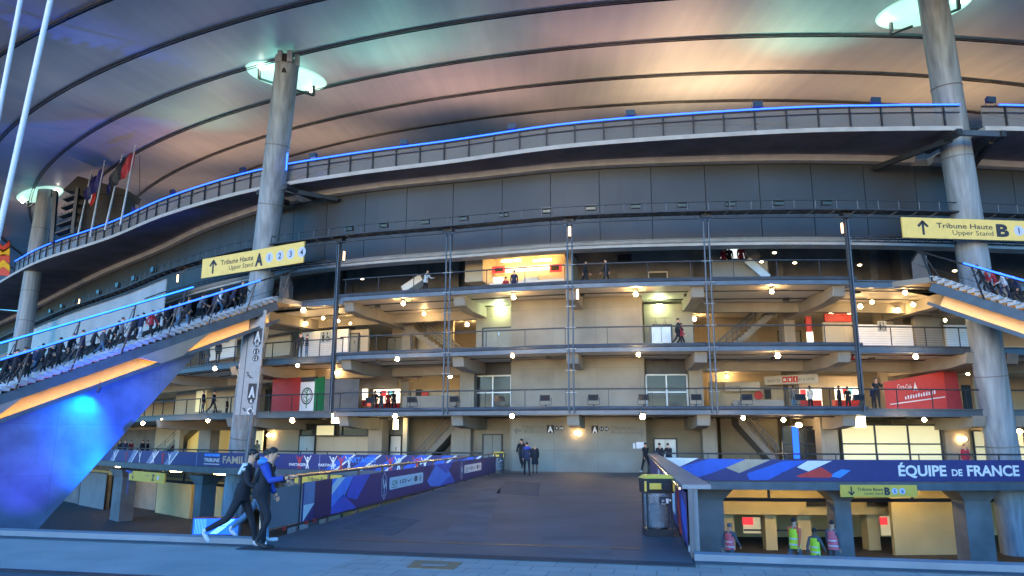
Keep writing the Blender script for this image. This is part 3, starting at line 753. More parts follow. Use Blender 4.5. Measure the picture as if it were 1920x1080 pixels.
# --- gallery 2 (z 7.2)
door(907, 961, 616, 655, 4.55); pp('downlight', (929, 941, 576, 579, 4.1, .1, 'green_dl')); pp('downlight', (1230, 1242, 571, 574, 4.1, .1, 'green_dl'))
door(1222, 1258, 611, 645, 4.5, 'steel_light', 2); pp('lift_frame', (1220, 1223, 608, 646, 4.4, .05, 'white'), parent=None)
pp('partition', (560, 652, 620, 668, 5.2, .2, 'white')); door(656, 672, 627, 668, 5.6, 'door_grey', 1)
pp('partition', (655, 690, 618, 668, 5.7, .2, 'plaster')); pp('partition', (735, 850, 596, 664, 9.6, .2, 'plaster')); door(727, 755, 634, 664, 9.5)
pp('partition', (1545, 1600, 604, 650, 6.2, .2, 'plaster')); pp('fascia_panel', (1547, 1596, 588, 603, 6.0, .2, 'red')); pp('fascia_panel', (1512, 1522, 593, 622, 6.6, .2, 'red')); pp('light_box', (1514, 1525, 622, 646, 6.8, .1, 'shop_light'))
pp('partition', (1606, 1712, 609, 655, 5.2, .2, 'white')); pp('partition', (1716, 1765, 590, 655, 6.5, .3, 'concrete_slab')); pp('partition', (1775, 1860, 610, 655, 6.2, .2, 'white'))
pp('partition', (395, 440, 622, 672, 5.5, .2, 'white')); pp('partition', (492, 545, 600, 668, 6.8, .2, 'plaster')); pp('fascia_panel', (503, 522, 608, 617, 6.5, .1, 'red'))
pp('partition', (1330, 1420, 585, 650, 12, .2, 'concrete')); door(1460, 1500, 622, 646, 11.8)
a = HP(862, 650, 7.0); a.z = Z2; c = HP(745, 598, 7.0); c.z = Z2+3.4; stairs(a, c, 1.6, 18)
a = HP(1345, 648, 7.0); a.z = Z2; c = HP(1458, 588, 7.0); c.z = Z2+3.4; stairs(a, c, 1.6, 18)
# --- gallery 1 (z 3.66)
window(890, 959, 705, 768, 4.5, 2, 2); window(1211, 1290, 703, 768, 4.5, 2, 2)
pp('overhead_panel', (890, 959, 674, 703, 4.5, .1, 'steel_dark')); pp('overhead_panel', (1211, 1290, 674, 701, 4.5, .1, 'steel_dark'))
pp('pier', (862, 889, 665, 768, 3.9, .8, 'concrete')); pp('pier', (1292, 1318, 665, 768, 3.9, .8, 'concrete'))
for x0, x1, y0, y1, d in ((645, 688, 730, 762, 9.6), (700, 749, 730, 768, 9.4), (1484, 1541, 728, 762, 9.4), (1567, 1612, 726, 762, 9.2)):
    pp('shop_opening', (x0, x1, y0, y1, d, .1, 'shop_light'))
    w = x1-x0
    for k, mt in enumerate(('menu_light', 'menu_red', 'menu_cyan', 'menu_light')):
        a = x0+w*(.04+.25*k); pp('menu_board', (a, a+w*.19, y0+2, y0+13, d-.25, .06, mt))
    pp('shop_counter', (x0, x1, y1-12, y1, d-.9, .5, 'red')); 
pp('partition', (560, 645, 705, 768, 10.2, .2, 'plaster')); pp('partition', (752, 860, 730, 768, 8.6, .2, 'plaster')); pp('low_wall', (755, 855, 742, 768, 5.2, .15, 'concrete_slab')); pp('low_wall', (1375, 1470, 750, 768, 5.2, .15, 'concrete_slab'))
pp('partition', (1330, 1480, 716, 768, 9.2, .2, 'plaster'))
pp('wall_poster', (779, 791, 730, 748, 8.3, .05, 'black')); pp('wall_poster', (1434, 1446, 730, 748, 8.9, .05, 'black'))
for px, py, d in ((797, 740, 8.35), (1422, 741, 8.95)):
    b = MB(); q = HP(px, py, d); nn_ = gnrm(hit(px, py, d)[0]).to_3d(); b.tube([q, q-nn_*.06], .28, 'red', 20); part('round_plaque', b)
pp('overhead_wall', (650, 745, 700, 728, 9.7, .2, 'concrete_dark')); pp('overhead_wall', (1484, 1612, 705, 726, 9.5, .2, 'plaster'))
pp('partition', (330, 440, 715, 775, 9, .2, 'plaster')); pp('light_box', (367, 385, 733, 772, 8.7, .05, 'window_lit'))
pp('light_box', (404, 432, 742, 770, 8.5, .05, 'strip_warm')) if False else None
pp('door_panel', (1806, 1822, 722, 768, 5.9, .08, 'black')); pp('partition', (1826, 1860, 700, 768, 6, .2, 'plaster'))
# --- ground floor (z 0)
door(907, 940, 816, 884, 4.85, 'door_grey', 2); door(1228, 1268, 824, 885, 5.9, 'steel_light', 2)
window(1575, 1768, 797, 868, 4.0, 3, 2, 'window_lit', 'steel_dark'); window(1822, 1862, 808, 868, 4.4, 1, 2, 'window_lit', 'steel_dark'); window(1895, 1925, 808, 868, 4.4, 1, 2, 'window_lit', 'steel_dark')
window(1466, 1535, 800, 866, 4.8, 3, 2, 'glass_dark', 'steel_dark'); pp('light_box', (1468, 1497, 828, 866, 5.2, .1, 'window_lit')); pp('light_box', (1505, 1532, 828, 866, 5.2, .1, 'window_lit'))
pp('pier', (1540, 1572, 775, 870, 3.4, .9, 'concrete_slab')); pp('pier', (1772, 1818, 775, 870, 3.9, .9, 'concrete_slab'))
pp('ground_wall', (562, 692, 796, 872, 5.2, .2, 'plaster')); window(565, 690, 795, 817, 5.0, 3, 1, 'glass_dark', 'steel_dark'); window(594, 628, 797, 817, 4.8, 1, 1, 'window_lit', 'steel_dark')
door(562, 590, 817, 870, 5.1, 'steel_light', 2)
pp('pier', (690, 716, 775, 872, 4.3, .9, 'concrete_slab')); pp('ground_wall', (716, 757, 786, 872, 6.0, .2, 'grey_panel')); door(732, 752, 818, 870, 5.9, 'white', 1)
pp('pier', (755, 763, 775, 870, 3.6, .3, 'plaster'))
pp('pier', (846, 882, 775, 884, 4.4, .9, 'concrete_slab')); pp('pier', (1318, 1345, 775, 884, 4.4, .9, 'concrete_slab'))
pp('ground_wall', (500, 560, 782, 872, 6.4, .2, 'plaster')); pp('light_box', (474, 492, 808, 848, 6.0, .08, 'window_lit'))
pp('light_box', (396, 438, 806, 850, 7.0, .1, 'yellow_lit')); pp('light_box', (352, 374, 804, 852, 7.4, .1, 'yellow_lit')); pp('ground_wall', (290, 440, 786, 875, 8.2, .2, 'plaster'))
pp('pier', (372, 394, 770, 876, 5.2, .8, 'concrete_slab')); pp('pier', (328, 336, 780, 876, 6.2, .4, 'plaster')); pp('ground_wall', (200, 296, 806, 876, 9, .2, 'concrete_dark'))
a = HP(775, 870, 4.4); a.z = 0; c = HP(862, 788, 4.4); c.z = 3.3; stairs(a, c, 1.8, 18)
a = HP(1385, 790, 4.4); a.z = 3.3; c = HP(1478, 868, 4.4); c.z = 0; stairs(c, a, 1.8, 18)
a = HP(292, 868, 6.6); a.z = .0; c = HP(358, 806, 6.6); c.z = 3.1; stairs(a, c, 1.4, 16)
pp('stair_soffit', (1352, 1460, 778, 868, 7.6, .2, 'concrete')); pp('stair_soffit', (762, 846, 778, 868, 7.6, .2, 'concrete_slab'))
# --- gallery 3 (z 11)
pp('kiosk_wall', (872, 905, 474, 528, 5.0, 2.9, 'plaster')); pp('kiosk_wall', (1060, 1072, 474, 528, 5.0, 2.9, 'plaster'))
pp('kiosk_back', (905, 1060, 474, 528, 7.8, .15, 'beam_cream'))
b = MB(); slope_band(b, hit(905, 500, 4)[0], hit(1060, 500, 4)[0], [(3.4, 13.80), (7.8, 14.85), (7.8, 14.9), (3.4, 13.86)], 'plaster', 1.); part('kiosk_ceiling', b)
pp('kiosk_sign_band', (948, 1030, 499, 508, 7.0, .08, 'shop_light')); pp('menu_board', (923, 946, 499, 512, 6.9, .08, 'menu_red')); pp('menu_board', (1030, 1053, 495, 510, 6.9, .08, 'menu_red'))
pp('menu_screen', (928, 943, 502, 509, 6.84, .04, 'black')); pp('menu_screen', (1033, 1048, 498, 507, 6.84, .04, 'black'))
pp('strip_lamp', (940, 975, 487, 490, 6.6, .12, 'kiosk_strip')); pp('strip_lamp', (1000, 1033, 486, 489, 6.6, .12, 'kiosk_strip'))
pp('counter', (918, 1058, 526, 532, 6.0, .6, 'white')); pp('till', (925, 941, 520, 530, 6.2, .3, 'menu_light')); pp('coffee_machine', (980, 1008, 520, 530, 6.3, .4, 'steel_light')); pp('coffee_machine', (1033, 1056, 523, 531, 6.3, .4, 'steel_dark'))
pp('wall_poster', (873, 883, 500, 524, 5.3, .04, 'white')); pp('wall_poster', (885, 895, 500, 522, 5.3, .04, 'sign_text'))
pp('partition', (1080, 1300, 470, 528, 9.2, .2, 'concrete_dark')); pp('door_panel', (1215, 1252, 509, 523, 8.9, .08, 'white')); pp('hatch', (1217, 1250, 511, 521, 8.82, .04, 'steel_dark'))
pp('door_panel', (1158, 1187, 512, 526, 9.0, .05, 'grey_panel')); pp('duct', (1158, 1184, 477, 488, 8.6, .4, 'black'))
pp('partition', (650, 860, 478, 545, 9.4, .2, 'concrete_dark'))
# stand entrance seen through gallery 3 on the right: glowing panel stands for the bright bowl beyond
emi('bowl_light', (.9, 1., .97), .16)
pp('stand_opening_glow', (1349, 1396, 461, 484, 7.6, .1, 'bowl_light'))
for (x0, y0), (x1, y1) in (((1330, 492), (1362, 455)), ((1420, 486), (1392, 455))):
    b = MB(); A = HP(x0, y0, 7.2); B_ = HP(x1, y1, 7.2); b.bar(A, B_, .12, .7, 'concrete_slab'); part('stair_parapet', b)
pp('stair_flight', (1335, 1440, 490, 522, 6.2, .6, 'grey_panel')); b = MB(); A = HP(1440, 521, 5.5); B_ = HP(1400, 487, 5.5); b.bar(A, B_, .1, .5, 'steel_light'); part('stair_parapet', b)
b = MB(); b.bar(HP(760, 545, 6), HP(795, 522, 6), 1.0, .5, 'white'); part('stair_flight', b)
# --- lower court under the deck
pp('court_wall', (1350, 1560, 905, 965, 6.5, .3, 'yellow_wall')); pp('court_wall', (1675, 1790, 912, 1075, 5.0, .3, 'yellow_wall')); pp('court_wall', (1560, 1680, 905, 965, 6.6, .3, 'yellow_wall'))
b = MB(); b.band(S0, S1, 13.5, 13.9, LG, -.35, 'yellow_wall', 3); part('court_back_wall', b)
b = MB(); b.band(S0, S1, 12.2, 12.9, -2.4, -.35, 'concrete_dark', 3); part('court_lintel', b)
for x0, x1, d in ((1436, 1457, 7.0), (1497, 1522, 7.2), (1352, 1378, 7.0), (1628, 1650, 7.0)): pp('court_pier', (x0, x1, 962, 1045, d, .8, 'yellow_wall'))
pp('shop_opening', (1394, 1426, 970, 1000, 9.5, .1, 'window_lit')); pp('shop_opening', (1652, 1676, 968, 1004, 9.5, .1, 'window_lit')); pp('menu_board', (1392, 1412, 970, 984, 9.3, .05, 'menu_red')); pp('menu_board', (1650, 1664, 970, 984, 9.3, .05, 'menu_red'))
pp('barrier_rail', (1395, 1590, 993, 996, 8.4, .05, 'steel_dark')); 
pp('vent_grille', (1513, 1558, 941, 949, 6.3, .1, 'black')); pp('vent_grille', (1628, 1668, 941, 949, 6.3, .1, 'black'))
for a, c in ((sBR+2.5, S1), (-45, sBL-2)):
    b = MB(); b.ftube(a, c, 1.4, -1.35, .10, 'steel_dark', 2); 
    s = a
    while s < c: b.bar(fac(s, 1.4, -1.35), fac(s, 1.4, -.4), .12, .12, 'steel_dark'); s += 4.1
    part('service_pipe', b)
# big splayed concrete supports
def support(px, w, d=.1, bot=LG):
    b = MB(); s = hit(px, 960, d)[0]; hw = w/2
    b.band(s-hw, s+hw, d, d+1.1, bot, -1.3, 'concrete_dark', .5)
    t = [fac(s-hw, d, -1.3), fac(s+hw, d, -1.3), fac(s+hw, d+1.1, -1.3), fac(s-hw, d+1.1, -1.3)]; u = [fac(s-hw-.6, d-.3, -.64), fac(s+hw+.6, d-.3, -.64), fac(s+hw+.6, d+1.4, -.64), fac(s-hw-.6, d+1.4, -.64)]
    b.hexa(t+u, 'concrete_dark'); part('deck_support', b)
support(1322, 2.0); support(1581, .9); support(1835, 1.5); support(368, .9); support(215, 2.2); support(560, 1.6)
support(1120, 1.2)
pp('court_wall', (292, 356, 905, 985, 5.2, .3, 'yellow_wall')); pp('court_wall', (378, 440, 905, 988, 5.8, .3, 'yellow_wall')); pp('court_wall', (95, 200, 885, 980, 3.2, .3, 'concrete_dark')); door(150, 198, 886, 975, 3.0, 'grey_panel', 1)
pp('court_wall', (200, 292, 895, 980, 6, .3, 'concrete_slab')); pp('court_wall', (520, 640, 890, 985, 5, .3, 'concrete_slab'))

# ---------------------------------------------------------------- lamps: every fitting a thing of its own
def lamp_proto(kind):
    r = thing('ceiling_lamp', (0, 0, 0), 'x', 'lamp', 'round lamps on the gallery ceilings')
    b = MB(); b.tube([(0, 0, .0), (0, 0, .05)], .17, 'steel_dark', 14); b.tube([(0, 0, -.02), (0, 0, .02)], .10, 'steel_light', 10); b.build('lamp_base', r, True)
    b = MB(); b.ell((0, 0, -.15), (.118, .118, .11), kind, 14, 8); b.build('globe', r, True); return r
def gname(px, py):
    side = 'left of the bridge' if px < 900 else ('above the bridge' if px < 1230 else 'right of the bridge'); return side
protos = {}
def put_lamp(px, py, zc, label, kind='globe'):
    p = PZ(px, py, zc-.15); loc = (p.x, p.y, zc-.05)
    if kind not in protos:
        protos[kind] = lamp_proto(kind); o = protos[kind]; o.location = loc; o['label'] = label
    else: o = copy_thing(protos[kind], loc, label)
    o.scale = (random.uniform(.82, 1.18),)*3
    return o
C3, C2, C1, C0 = Z3-.45, Z2-.45, Z1-.45, -.45
L3 = [(569, 580, 'left of the leftmost steel post'), (756, 568, 'in the second bay from the left'), (795, 588, 'above the inner stairs of the second bay'), (963, 556, 'above the grey double door'),
      (1192, 550, 'near the right end of the concrete core'), (1447, 546, 'over the right inner stairs'), (1407, 574, 'lower and deeper beside the right inner stairs'), (1697, 548, 'largest and brightest beside the right stair landing'), (876, 607, 'small, at the left pier of the core'), (1302, 597, 'small, right of the lift')]
for x, y, t in L3: put_lamp(x, y, C3, 'bright round lamp under the third gallery, '+t)
for i, (x, y, t) in enumerate([(606, 596, 'first over the white toilet cabin'), (634, 601, 'nearest the leftmost post over the white cabin'), (574, 606, 'leftmost over the white cabin'), (658, 606, 'rightmost over the white cabin'),
     (1613, 573, 'nearest the right post over the white cabin'), (1635, 566, 'second from the right post'), (1712, 570, 'over the beige wall by the right stair'), (1558, 587, 'left over the red slanted panel'), (1592, 588, 'right over the red slanted panel'), (1684, 580, 'over the right end of the white cabin'), (1772, 600, 'beside the right mast')]):
    put_lamp(x, y, C3-.2, 'small warm lamp under the third gallery, '+t, 'globe_soft')
L2 = [(403, 690, 'above the blue fin wall'), (558, 685, 'above the red stall'), (745, 672, 'in the second bay over the food banners'), (961, 666, 'over the left core window'), (1197, 664, 'over the right end of the concrete core'),
      (1458, 665, 'over the right food banners'), (1717, 667, 'over the big red panel'), (628, 698, 'hanging by the leftmost post'), (844, 704, 'hanging by the second post'), (1363, 705, 'right of the fourth post'), (1621, 690, 'beside the rightmost post'), (1815, 698, 'between red panel and right mast')]
for x, y, t in L2: put_lamp(x, y, C2, 'warm round lamp under the second gallery, '+t)
L1 = [(268, 792, 'leftmost, near the fin wall edge'), (390, 788, 'over the lit yellow panels'), (548, 786, 'right of the left mast'), (741, 779, 'over the grey door recess'), (960, 779, 'over the left wall lettering'), (1205, 779, 'over the right wall lettering'),
      (1469, 786, 'left of the blue light reflection'), (1733, 786, 'over the large lit window'), (1393, 783, 'over the dark stair')]
for x, y, t in L1: put_lamp(x, y, C1, 'warm round lamp under the first gallery, '+t)
for x, y, d, t in ((1083, 812, 2.95, 'low on the core wall between the two letterings'), (506, 816, 6.1, 'on the wall right of the left mast'), (1805, 823, 3.7, 'on the pier left of the right mast'), (1497, 797, 4.4, 'above the blue light reflection'), (1910, 809, 3.9, 'at the right edge')):
    p = HP(x, y, d); o = thing('wall_lamp', p, 'oval warm wall lamp '+t, 'lamp', 'oval wall lamps')
    nn_ = gnrm(hit(x, y, d)[0]).to_3d(); b = MB(); b.ell(p-nn_*.06, (.20, .09, .14), 'globe_soft', 12, 8); b.build('globe', o, True); b = MB(); b.tube([p, p-nn_*.04], .2, 'steel_dark', 12); b.build('lamp_base', o)
for x, y, t in ((308, 792, 'under the first gallery near the fin wall'), (629, 784, 'under the foot of the leftmost post'), (1613, 791, 'under the foot of the rightmost post'), (742, 796, 'beside the grey door recess')):
    p = HP(x, y, .9 if x != 742 else 3.0); o = thing('lantern', p, 'bright square lantern hanging '+t, 'lantern', 'square lanterns under the first gallery')
    w = .20 if x != 742 else .14
    b = MB(); b.box(p, (w*2, w*2, .62), 'lantern'); b.build('diffuser', o); b = MB(); b.box(p+Vector((0, 0, .34)), (w*2.2, w*2.2, .06), 'steel_dark'); b.tube([p+Vector((0, 0, .34)), p+Vector((0, 0, .62))], .03, 'steel_dark', 6); b.build('cap', o)
for i_, (x, y) in enumerate(((770, 478), (679, 523), (1452, 474), (1428, 491), (1490, 493), (1612, 497), (1790, 508))):
    p = HP(x, y, 5.5 if x != 1790 else 4.0); o = thing('small_lamp', p, '%s small round lamp from the left on the dim third gallery' % ['second', 'first', 'fourth', 'third', 'fifth', 'sixth', 'seventh'][i_], 'lamp', 'small lamps on the third gallery')
    b = MB(); b.ell(p, (.13, .13, .05), 'down_small', 10, 6); b.build('lens', o); b = MB(); b.tube([p+Vector((0, 0, .03)), p+Vector((0, 0, .12))], .15, 'steel_dark', 10); b.build('housing', o)
for x, y, t in ((333, 522, 'left of the yellow sign A'), (645, 480, 'on the leftmost post'), (1068, 434, 'on the middle post'), (1579, 428, 'on the rightmost post'), (148, 566, 'on the glass screen far left'), (1083, 552, 'below the third gallery beside the middle post')):
    p = HP(x, y, -.25); o = thing('rod_lamp', p, 'upright glowing rod lamp '+t, 'lamp', 'upright rod lamps')
    b = MB(); b.tube([p-Vector((0, 0, .30)), p+Vector((0, 0, .30))], .06, 'rod', 10); b.build('glass_rod', o, True); b = MB(); b.tube([p-Vector((0, 0, .36)), p-Vector((0, 0, .30))], .08, 'steel_dark', 10); b.tube([p+Vector((0, 0, .30)), p+Vector((0, 0, .38))], .08, 'steel_dark', 10); b.build('end_caps', o)
for x, y, t in ((1380, 906, 'right of the first concrete support'), (975, 912, 'hidden'), (322, 877, 'x')):
    if t in ('hidden', 'x'): continue
    put_lamp(x, y, C0, 'warm lamp under the ground deck '+t)
# yellow lamps of the lower court
k = 0
for s_ in (hit(1450, 960, 4)[0], hit(1545, 960, 4)[0], hit(1720, 960, 3)[0], hit(1860, 960, 4)[0], hit(325, 940, 3)[0], hit(410, 940, 3)[0], hit(240, 940, 4)[0]):
    p = fac(s_, 3.2, -.75); o = thing('court_lamp', p, ['linear lamp high over the yellow court wall behind the stewards', 'linear lamp over the court beside the slim support', 'linear lamp over the yellow panel right of the slim support', 'linear lamp over the court by the right mast', 'linear lamp over the yellow panel left of the slim left support', 'linear lamp over the yellow panel left of the left mast', 'linear lamp over the court by the fin wall'][k], 'lamp', 'linear lamps under the ground deck'); k += 1
    b = MB(); b.box(p, (1.3, .12, .08), 'strip_warm'); b.build('tube', o); b = MB(); b.box(p+Vector((0, .0, .09)), (1.4, .2, .07), 'steel_dark'); b.build('housing', o)

# floodlights on truss, first gallery edge and rim
def flood_proto(label, cat='floodlight', body='steel_dark', group=None):
    o = thing('floodlight', (0, 0, 0), label, cat, group)
    b = MB(); b.hexa([(-.28, -.12, .28), (.28, -.12, .28), (.24, .14, .30), (-.24, .14, .30), (-.30, -.16, .62), (.30, -.16, .62), (.24, .12, .58), (-.24, .12, .58)], body); b.build('housing', o)
    b = MB(); b.tube([(-.33, 0, .45), (-.33, 0, .06), (.33, 0, .06), (.33, 0, .45)], .022, body, 6); b.tube([(0, 0, -.02), (0, 0, .08)], .05, body, 8); b.build('bracket', o)
    b = MB(); b.add([(-.25, -.145, .31), (.25, -.145, .31), (.27, -.175, .59), (-.27, -.175, .59)], [(0, 1, 2, 3)], 'glass_dark'); b.build('lens', o); return o
ordn = ['first', 'second', 'third', 'fourth', 'fifth', 'sixth', 'seventh', 'eighth', 'ninth', 'tenth', 'eleventh', 'twelfth', 'thirteenth', 'fourteenth', 'fifteenth', 'sixteenth', 'seventeenth', 'eighteenth']
def floods(pxs, ys, d, z, grp, what, body='steel_dark', sc=1.):
    src = None
    for i, (x, y) in enumerate(zip(pxs, ys)):
        s = hit(x, y, d)[0]
        if 'rim' in grp: s = hit(x, y, d-rex(s))[0]
        d_ = d-(rex(s) if 'rim' in grp else 0); lab = '%s floodlight from the left %s' % (ordn[i], what)
        if src is None: src = flood_proto(lab, body=body, group=grp); o = src; o.location = fac(s, d_, z); o.scale = (sc,)*3
        else: o = copy_thing(src, fac(s, d_, z), lab)
        t = gnrm(s); o.rotation_euler = (0, 0, math.atan2(t.y, t.x)-math.pi/2)
floods((655, 720, 798, 870, 945, 1025, 1108, 1192, 1280, 1370, 1460, 1550), (440, 430, 425, 418, 412, 408, 403, 400, 395, 392, 391, 390), -.45, ZT+.05, 'floodlights along the top truss', 'on the top truss between the outer posts')
floods((695, 773, 853, 937, 1023, 1113, 1207, 1305, 1400, 1500, 1610), (755,)*11, -.45, Z1+.12, 'floodlights on the first gallery edge', 'on the edge of the first gallery')
floods((250, 327, 458, 588, 758, 960, 1182, 1420, 1641, 1858), (392, 363, 327, 299, 270, 243, 217, 198, 190, 190), -1.8, zr-.10, 'floodlights on the blue lit rim', 'on top of the blue lit rim railing', 'navy', .95)
floods((60, 98, 120, 145, 190, 225, 255, 290), (590, 570, 556, 545, 520, 512, 505, 498), -.6, ZT+.0, 'floodlights on the far left truss', 'on the far truss above the glass screen', sc=1.2)
mat('tower_dark', (.012, .014, .018), .7, var=.3)
# ---------------------------------------------------------------- left outer stair
TA = Vector((-15.3, 48.2, Z3)); UL = Vector((-.674, -.739, 0)); NL = Vector((-.739, .674, 0)); KL = .457
def sp_(t, off=0., dz=0.): return TA+UL*t+NL*off+Vector((0, 0, -KL*t+dz))
RA = Vector((23.6, 41.3, Z3)); UR = Vector((.67, -.742, 0)); NR = Vector((.742, .67, 0)); KR = .52
def rs_(t, off=0., dz=0.): return RA+UR*t+NR*off+Vector((0, 0, -KR*t+dz))
mat('trough_lamp', (1, .6, .15), .5, emit=(1., .42, .035), es=5)
def out_stair(name, label, P, K, width, t1):
    T = thing(name, P(t1/2, width/2, 0), label, 'staircase')
    run = .36; n = int(t1/run)
    b = MB()
    for i in range(n):
        t = i*run; dz = K*run*.0
        z0 = K*t  # P already lowers by K*t; make each tread level
        c = [P(t, .12, -.30), P(t+run+.04, .12, -.30+K*(run+.04)), P(t+run+.04, width-.12, -.30+K*(run+.04)), P(t, width-.12, -.30)]
        c = [P(t, .12, 0), P(t+run+.04, .12, K*(run+.04)), P(t+run+.04, width-.12, K*(run+.04)), P(t, width-.12, 0)]
        b.hexa([v-Vector((0, 0, .26)) for v in c]+c, 'stair_tread')
    b.build('steps', T); b = MB()
    for i in range(n):
        t = i*run; b.bar(P(t+run*.5, -.16, K*run*.5-.03), P(t+run*.5, .14, K*run*.5-.03), .20, .05, 'steel_light')
    b.build('tread_ends', T)
    for off in (.16, width-.16):
        b = MB(); b.bar(P(0, off, -.55), P(t1, off, -.55), .12, .52, 'steel'); b.build('stringer', T)
    b = MB(); b.bar(P(.3, .80, -1.22), P(t1, .80, -1.22), .12, .80, 'beam_cream'); b.build('beam_web', T)
    b = MB(); b.bar(P(.3, .62, -1.70), P(t1, .62, -1.70), .80, .12, 'steel'); b.build('beam_flange', T)
    b = MB(); b.bar(P(-.3, .24, -1.60), P(t1, .24, -1.60), .03, .16, 'steel'); b.build('beam_lip', T)
    b = MB(); b.bar(P(-.3, .40, -1.60), P(t1, .40, -1.60), .05, .04, 'trough_lamp'); b.build('trough_lamp', T)
    b = MB(); b.bar(P(.2, width/2+.5, -.84), P(t1, width/2+.5, -.84), width-1.0, .10, 'concrete_dark'); b.build('soffit_plate', T)
    for t in (6.6, 16.):
        if t < t1:
            b = MB(); b.prism([P(t-2.2, .10, -.80), P(t+1.8, .10, -.80), P(t+.5, .10, -1.64), P(t-.7, .10, -1.64)], P(t, .5, 0)-P(t, .1, 0), 'concrete_slab'); b.build('bracket', T)
    return T
def rail(T, P, K, off, t0, t1, led0, mt, h, out, step=2.4):
    """leaning handrail; out = how far the rail leans outwards"""
    b = MB(); o2 = off+out; b.tube([P(t0, o2, h), P(t1, o2, h)], .05, 'steel_dark', 8); b.tube([P(t0, off+out*.4, h*.4), P(t1, off+out*.4, h*.4)], .015, 'steel_dark', 5)
    t = t0+.8
    while t < t1:
        b.bar(P(t, off, -.3), P(t-.35, o2, h), .10, .05, 'steel_dark', (1, 0, 0)); b.tube([P(t+.5, off+.3, -.2), P(t-.25, o2, h*.9)], .022, 'steel_dark', 6); t += step
    b.build('railing', T); b = MB(); b.tube([P(led0, o2-.03, h+.05), P(t1, o2-.03, h+.05)], .05, mt, 8); b.build('light_handrail', T)
TL1 = Z3/KL-.1; TR1 = Z3/KR-.1
LS = out_stair('outside_stair', 'wide outdoor stair with blue light handrails left of the mast, crowded with fans', sp_, KL, 3.8, TL1)
rail(LS, sp_, KL, .0, -1.0, TL1, 1.6, 'led_blue', 1.50, -.30)
rail(LS, sp_, KL, 3.7, 4.0, TL1, 4.0, 'led_cyan', 2.35, .15, 3.0)
b = MB(); b.prism([sp_(0, .0, -.02), sp_(0, 3.8, -.02), Vector((TA.x-3.6, 54.2, Z3-.02)), Vector((TA.x+1.6, 50.6, Z3-.02))], (0, 0, -.32), 'concrete_slab'); b.build('landing', LS)
b = MB(); l0 = sp_(0, -.02, 0); l1 = HP(548, 560, .6); l1 = Vector((l1.x, l1.y, Z3)); pk = (l0+l1)/2+Vector((.2, -.3, 0))
b.tube([l0+Vector((0, 0, 1.42)), pk+Vector((0, 0, 1.7)), l1+Vector((0, 0, 1.1))], .05, 'steel_dark', 8); b.prism([l0, pk, pk+Vector((0, 0, 1.65)), l0+Vector((0, 0, 1.38))], (.02, 0, 0), 'glass_rail'); b.prism([pk, l1, l1+Vector((0, 0, 1.05)), pk+Vector((0, 0, 1.65))], (.02, 0, 0), 'glass_rail')
b.build('landing_rail', LS)
RS = out_stair('outside_stair', 'outdoor stair with a blue light handrail going down past the right mast', rs_, KR, 3.8, TR1)
rail(RS, rs_, KR, .0, -.6, TR1, 1.9, 'led_blue', 1.35, -.25)
b = MB(); b.prism([rs_(0, 0, -.02), rs_(0, 3.8, -.02), Vector((RA.x+3.6, 46.2, Z3-.02)), Vector((RA.x-1.8, 42.9, Z3-.02))], (0, 0, -.32), 'concrete_slab'); b.build('landing', RS)
b = MB(); l0 = rs_(0, -.02, 0); l1 = HP(1712, 520, .3); l1.z = Z3; pk = (l0+l1)/2
b.tube([l0+Vector((0, 0, 1.3)), pk+Vector((0, 0, 1.6)), l1+Vector((0, 0, 1.1))], .06, 'steel_dark', 8); b.prism([l0, pk, pk+Vector((0, 0, 1.5)), l0+Vector((0, 0, 1.25))], (.02, 0, 0), 'glass_rail'); b.prism([pk, l1, l1+Vector((0, 0, 1.05)), pk+Vector((0, 0, 1.5))], (.02, 0, 0), 'glass_rail'); b.build('landing_rail', RS)
# fin wall lit blue: stands in the vertical plane under the near stringer
FO = TA+NL*.62
def FP_(px, py):
    r = ray(px, py); o = Vector((0, 0, EYE)); t = (FO-o).dot(NL)/r.dot(NL); return o+r*t
f2 = FP_(84, 978); tf1 = (FP_(372, 655)-FO).dot(UL); tf2 = (f2-FO).dot(UL)
sl = (tf2-tf1)/((Z3-KL*tf1-1.8)-f2.z)
def fin_p(t, z): return Vector((FO.x+UL.x*t, FO.y+UL.y*t, z))
pts = [fin_p(tf1, Z3-KL*tf1-1.78), fin_p(tf2, f2.z), fin_p(tf2+sl*(f2.z-LG), LG), fin_p(TL1+6, LG), fin_p(TL1+6, -1.9), fin_p(TL1-2, Z3-KL*(TL1-2)-1.78)]
b = MB(); b.prism(pts, NL*.45, 'fin_wall')
FW = tag(b.build('fin_wall', origin=fin_p(13, -1)), 'tall slanting wedge wall washed with blue light, carrying the left outdoor stair', 'wall')
def spot(name, loc, tgt, e, col, size, parent, ss=.1, blend=1.):
    l = bpy.data.lights.new(name, 'SPOT'); l.energy = e; l.color = col; l.spot_size = math.radians(size); l.spot_blend = blend; l.shadow_soft_size = ss
    o = bpy.data.objects.new(name, l); COL.objects.link(o); o.parent = parent; o.location = Vector(loc)-parent_world(parent); o.rotation_euler = (Vector(tgt)-Vector(loc)).to_track_quat('-Z', 'Y').to_euler(); return o
def blue_spot(px, py, dist, e, col, size, tpx, tpy, label):
    t = FP_(tpx, tpy); loc = FP_(px, py)-NL*dist; T = thing('spotlight', loc, label, 'spotlight', 'blue spotlights washing the fin wall')
    b = MB(); d = (t-loc).normalized(); b.tube([loc-d*.35, loc-d*.04], .08, 'steel_dark', 10); b.build('housing', T); b = MB(); b.tube([loc-d*.2, loc-d*.2+Vector((0, 0, .5 if dist < 1.5 else -1.2))], .02, 'steel_dark', 6); b.build('bracket', T)
    spot('blue_beam', loc, t, e, col, size, T)
blue_spot(172, 738, .75, 260, (.0, .30, 1.), 125, 140, 800, 'small spotlight bracketed under the stair making a cyan hot spot on the fin wall')
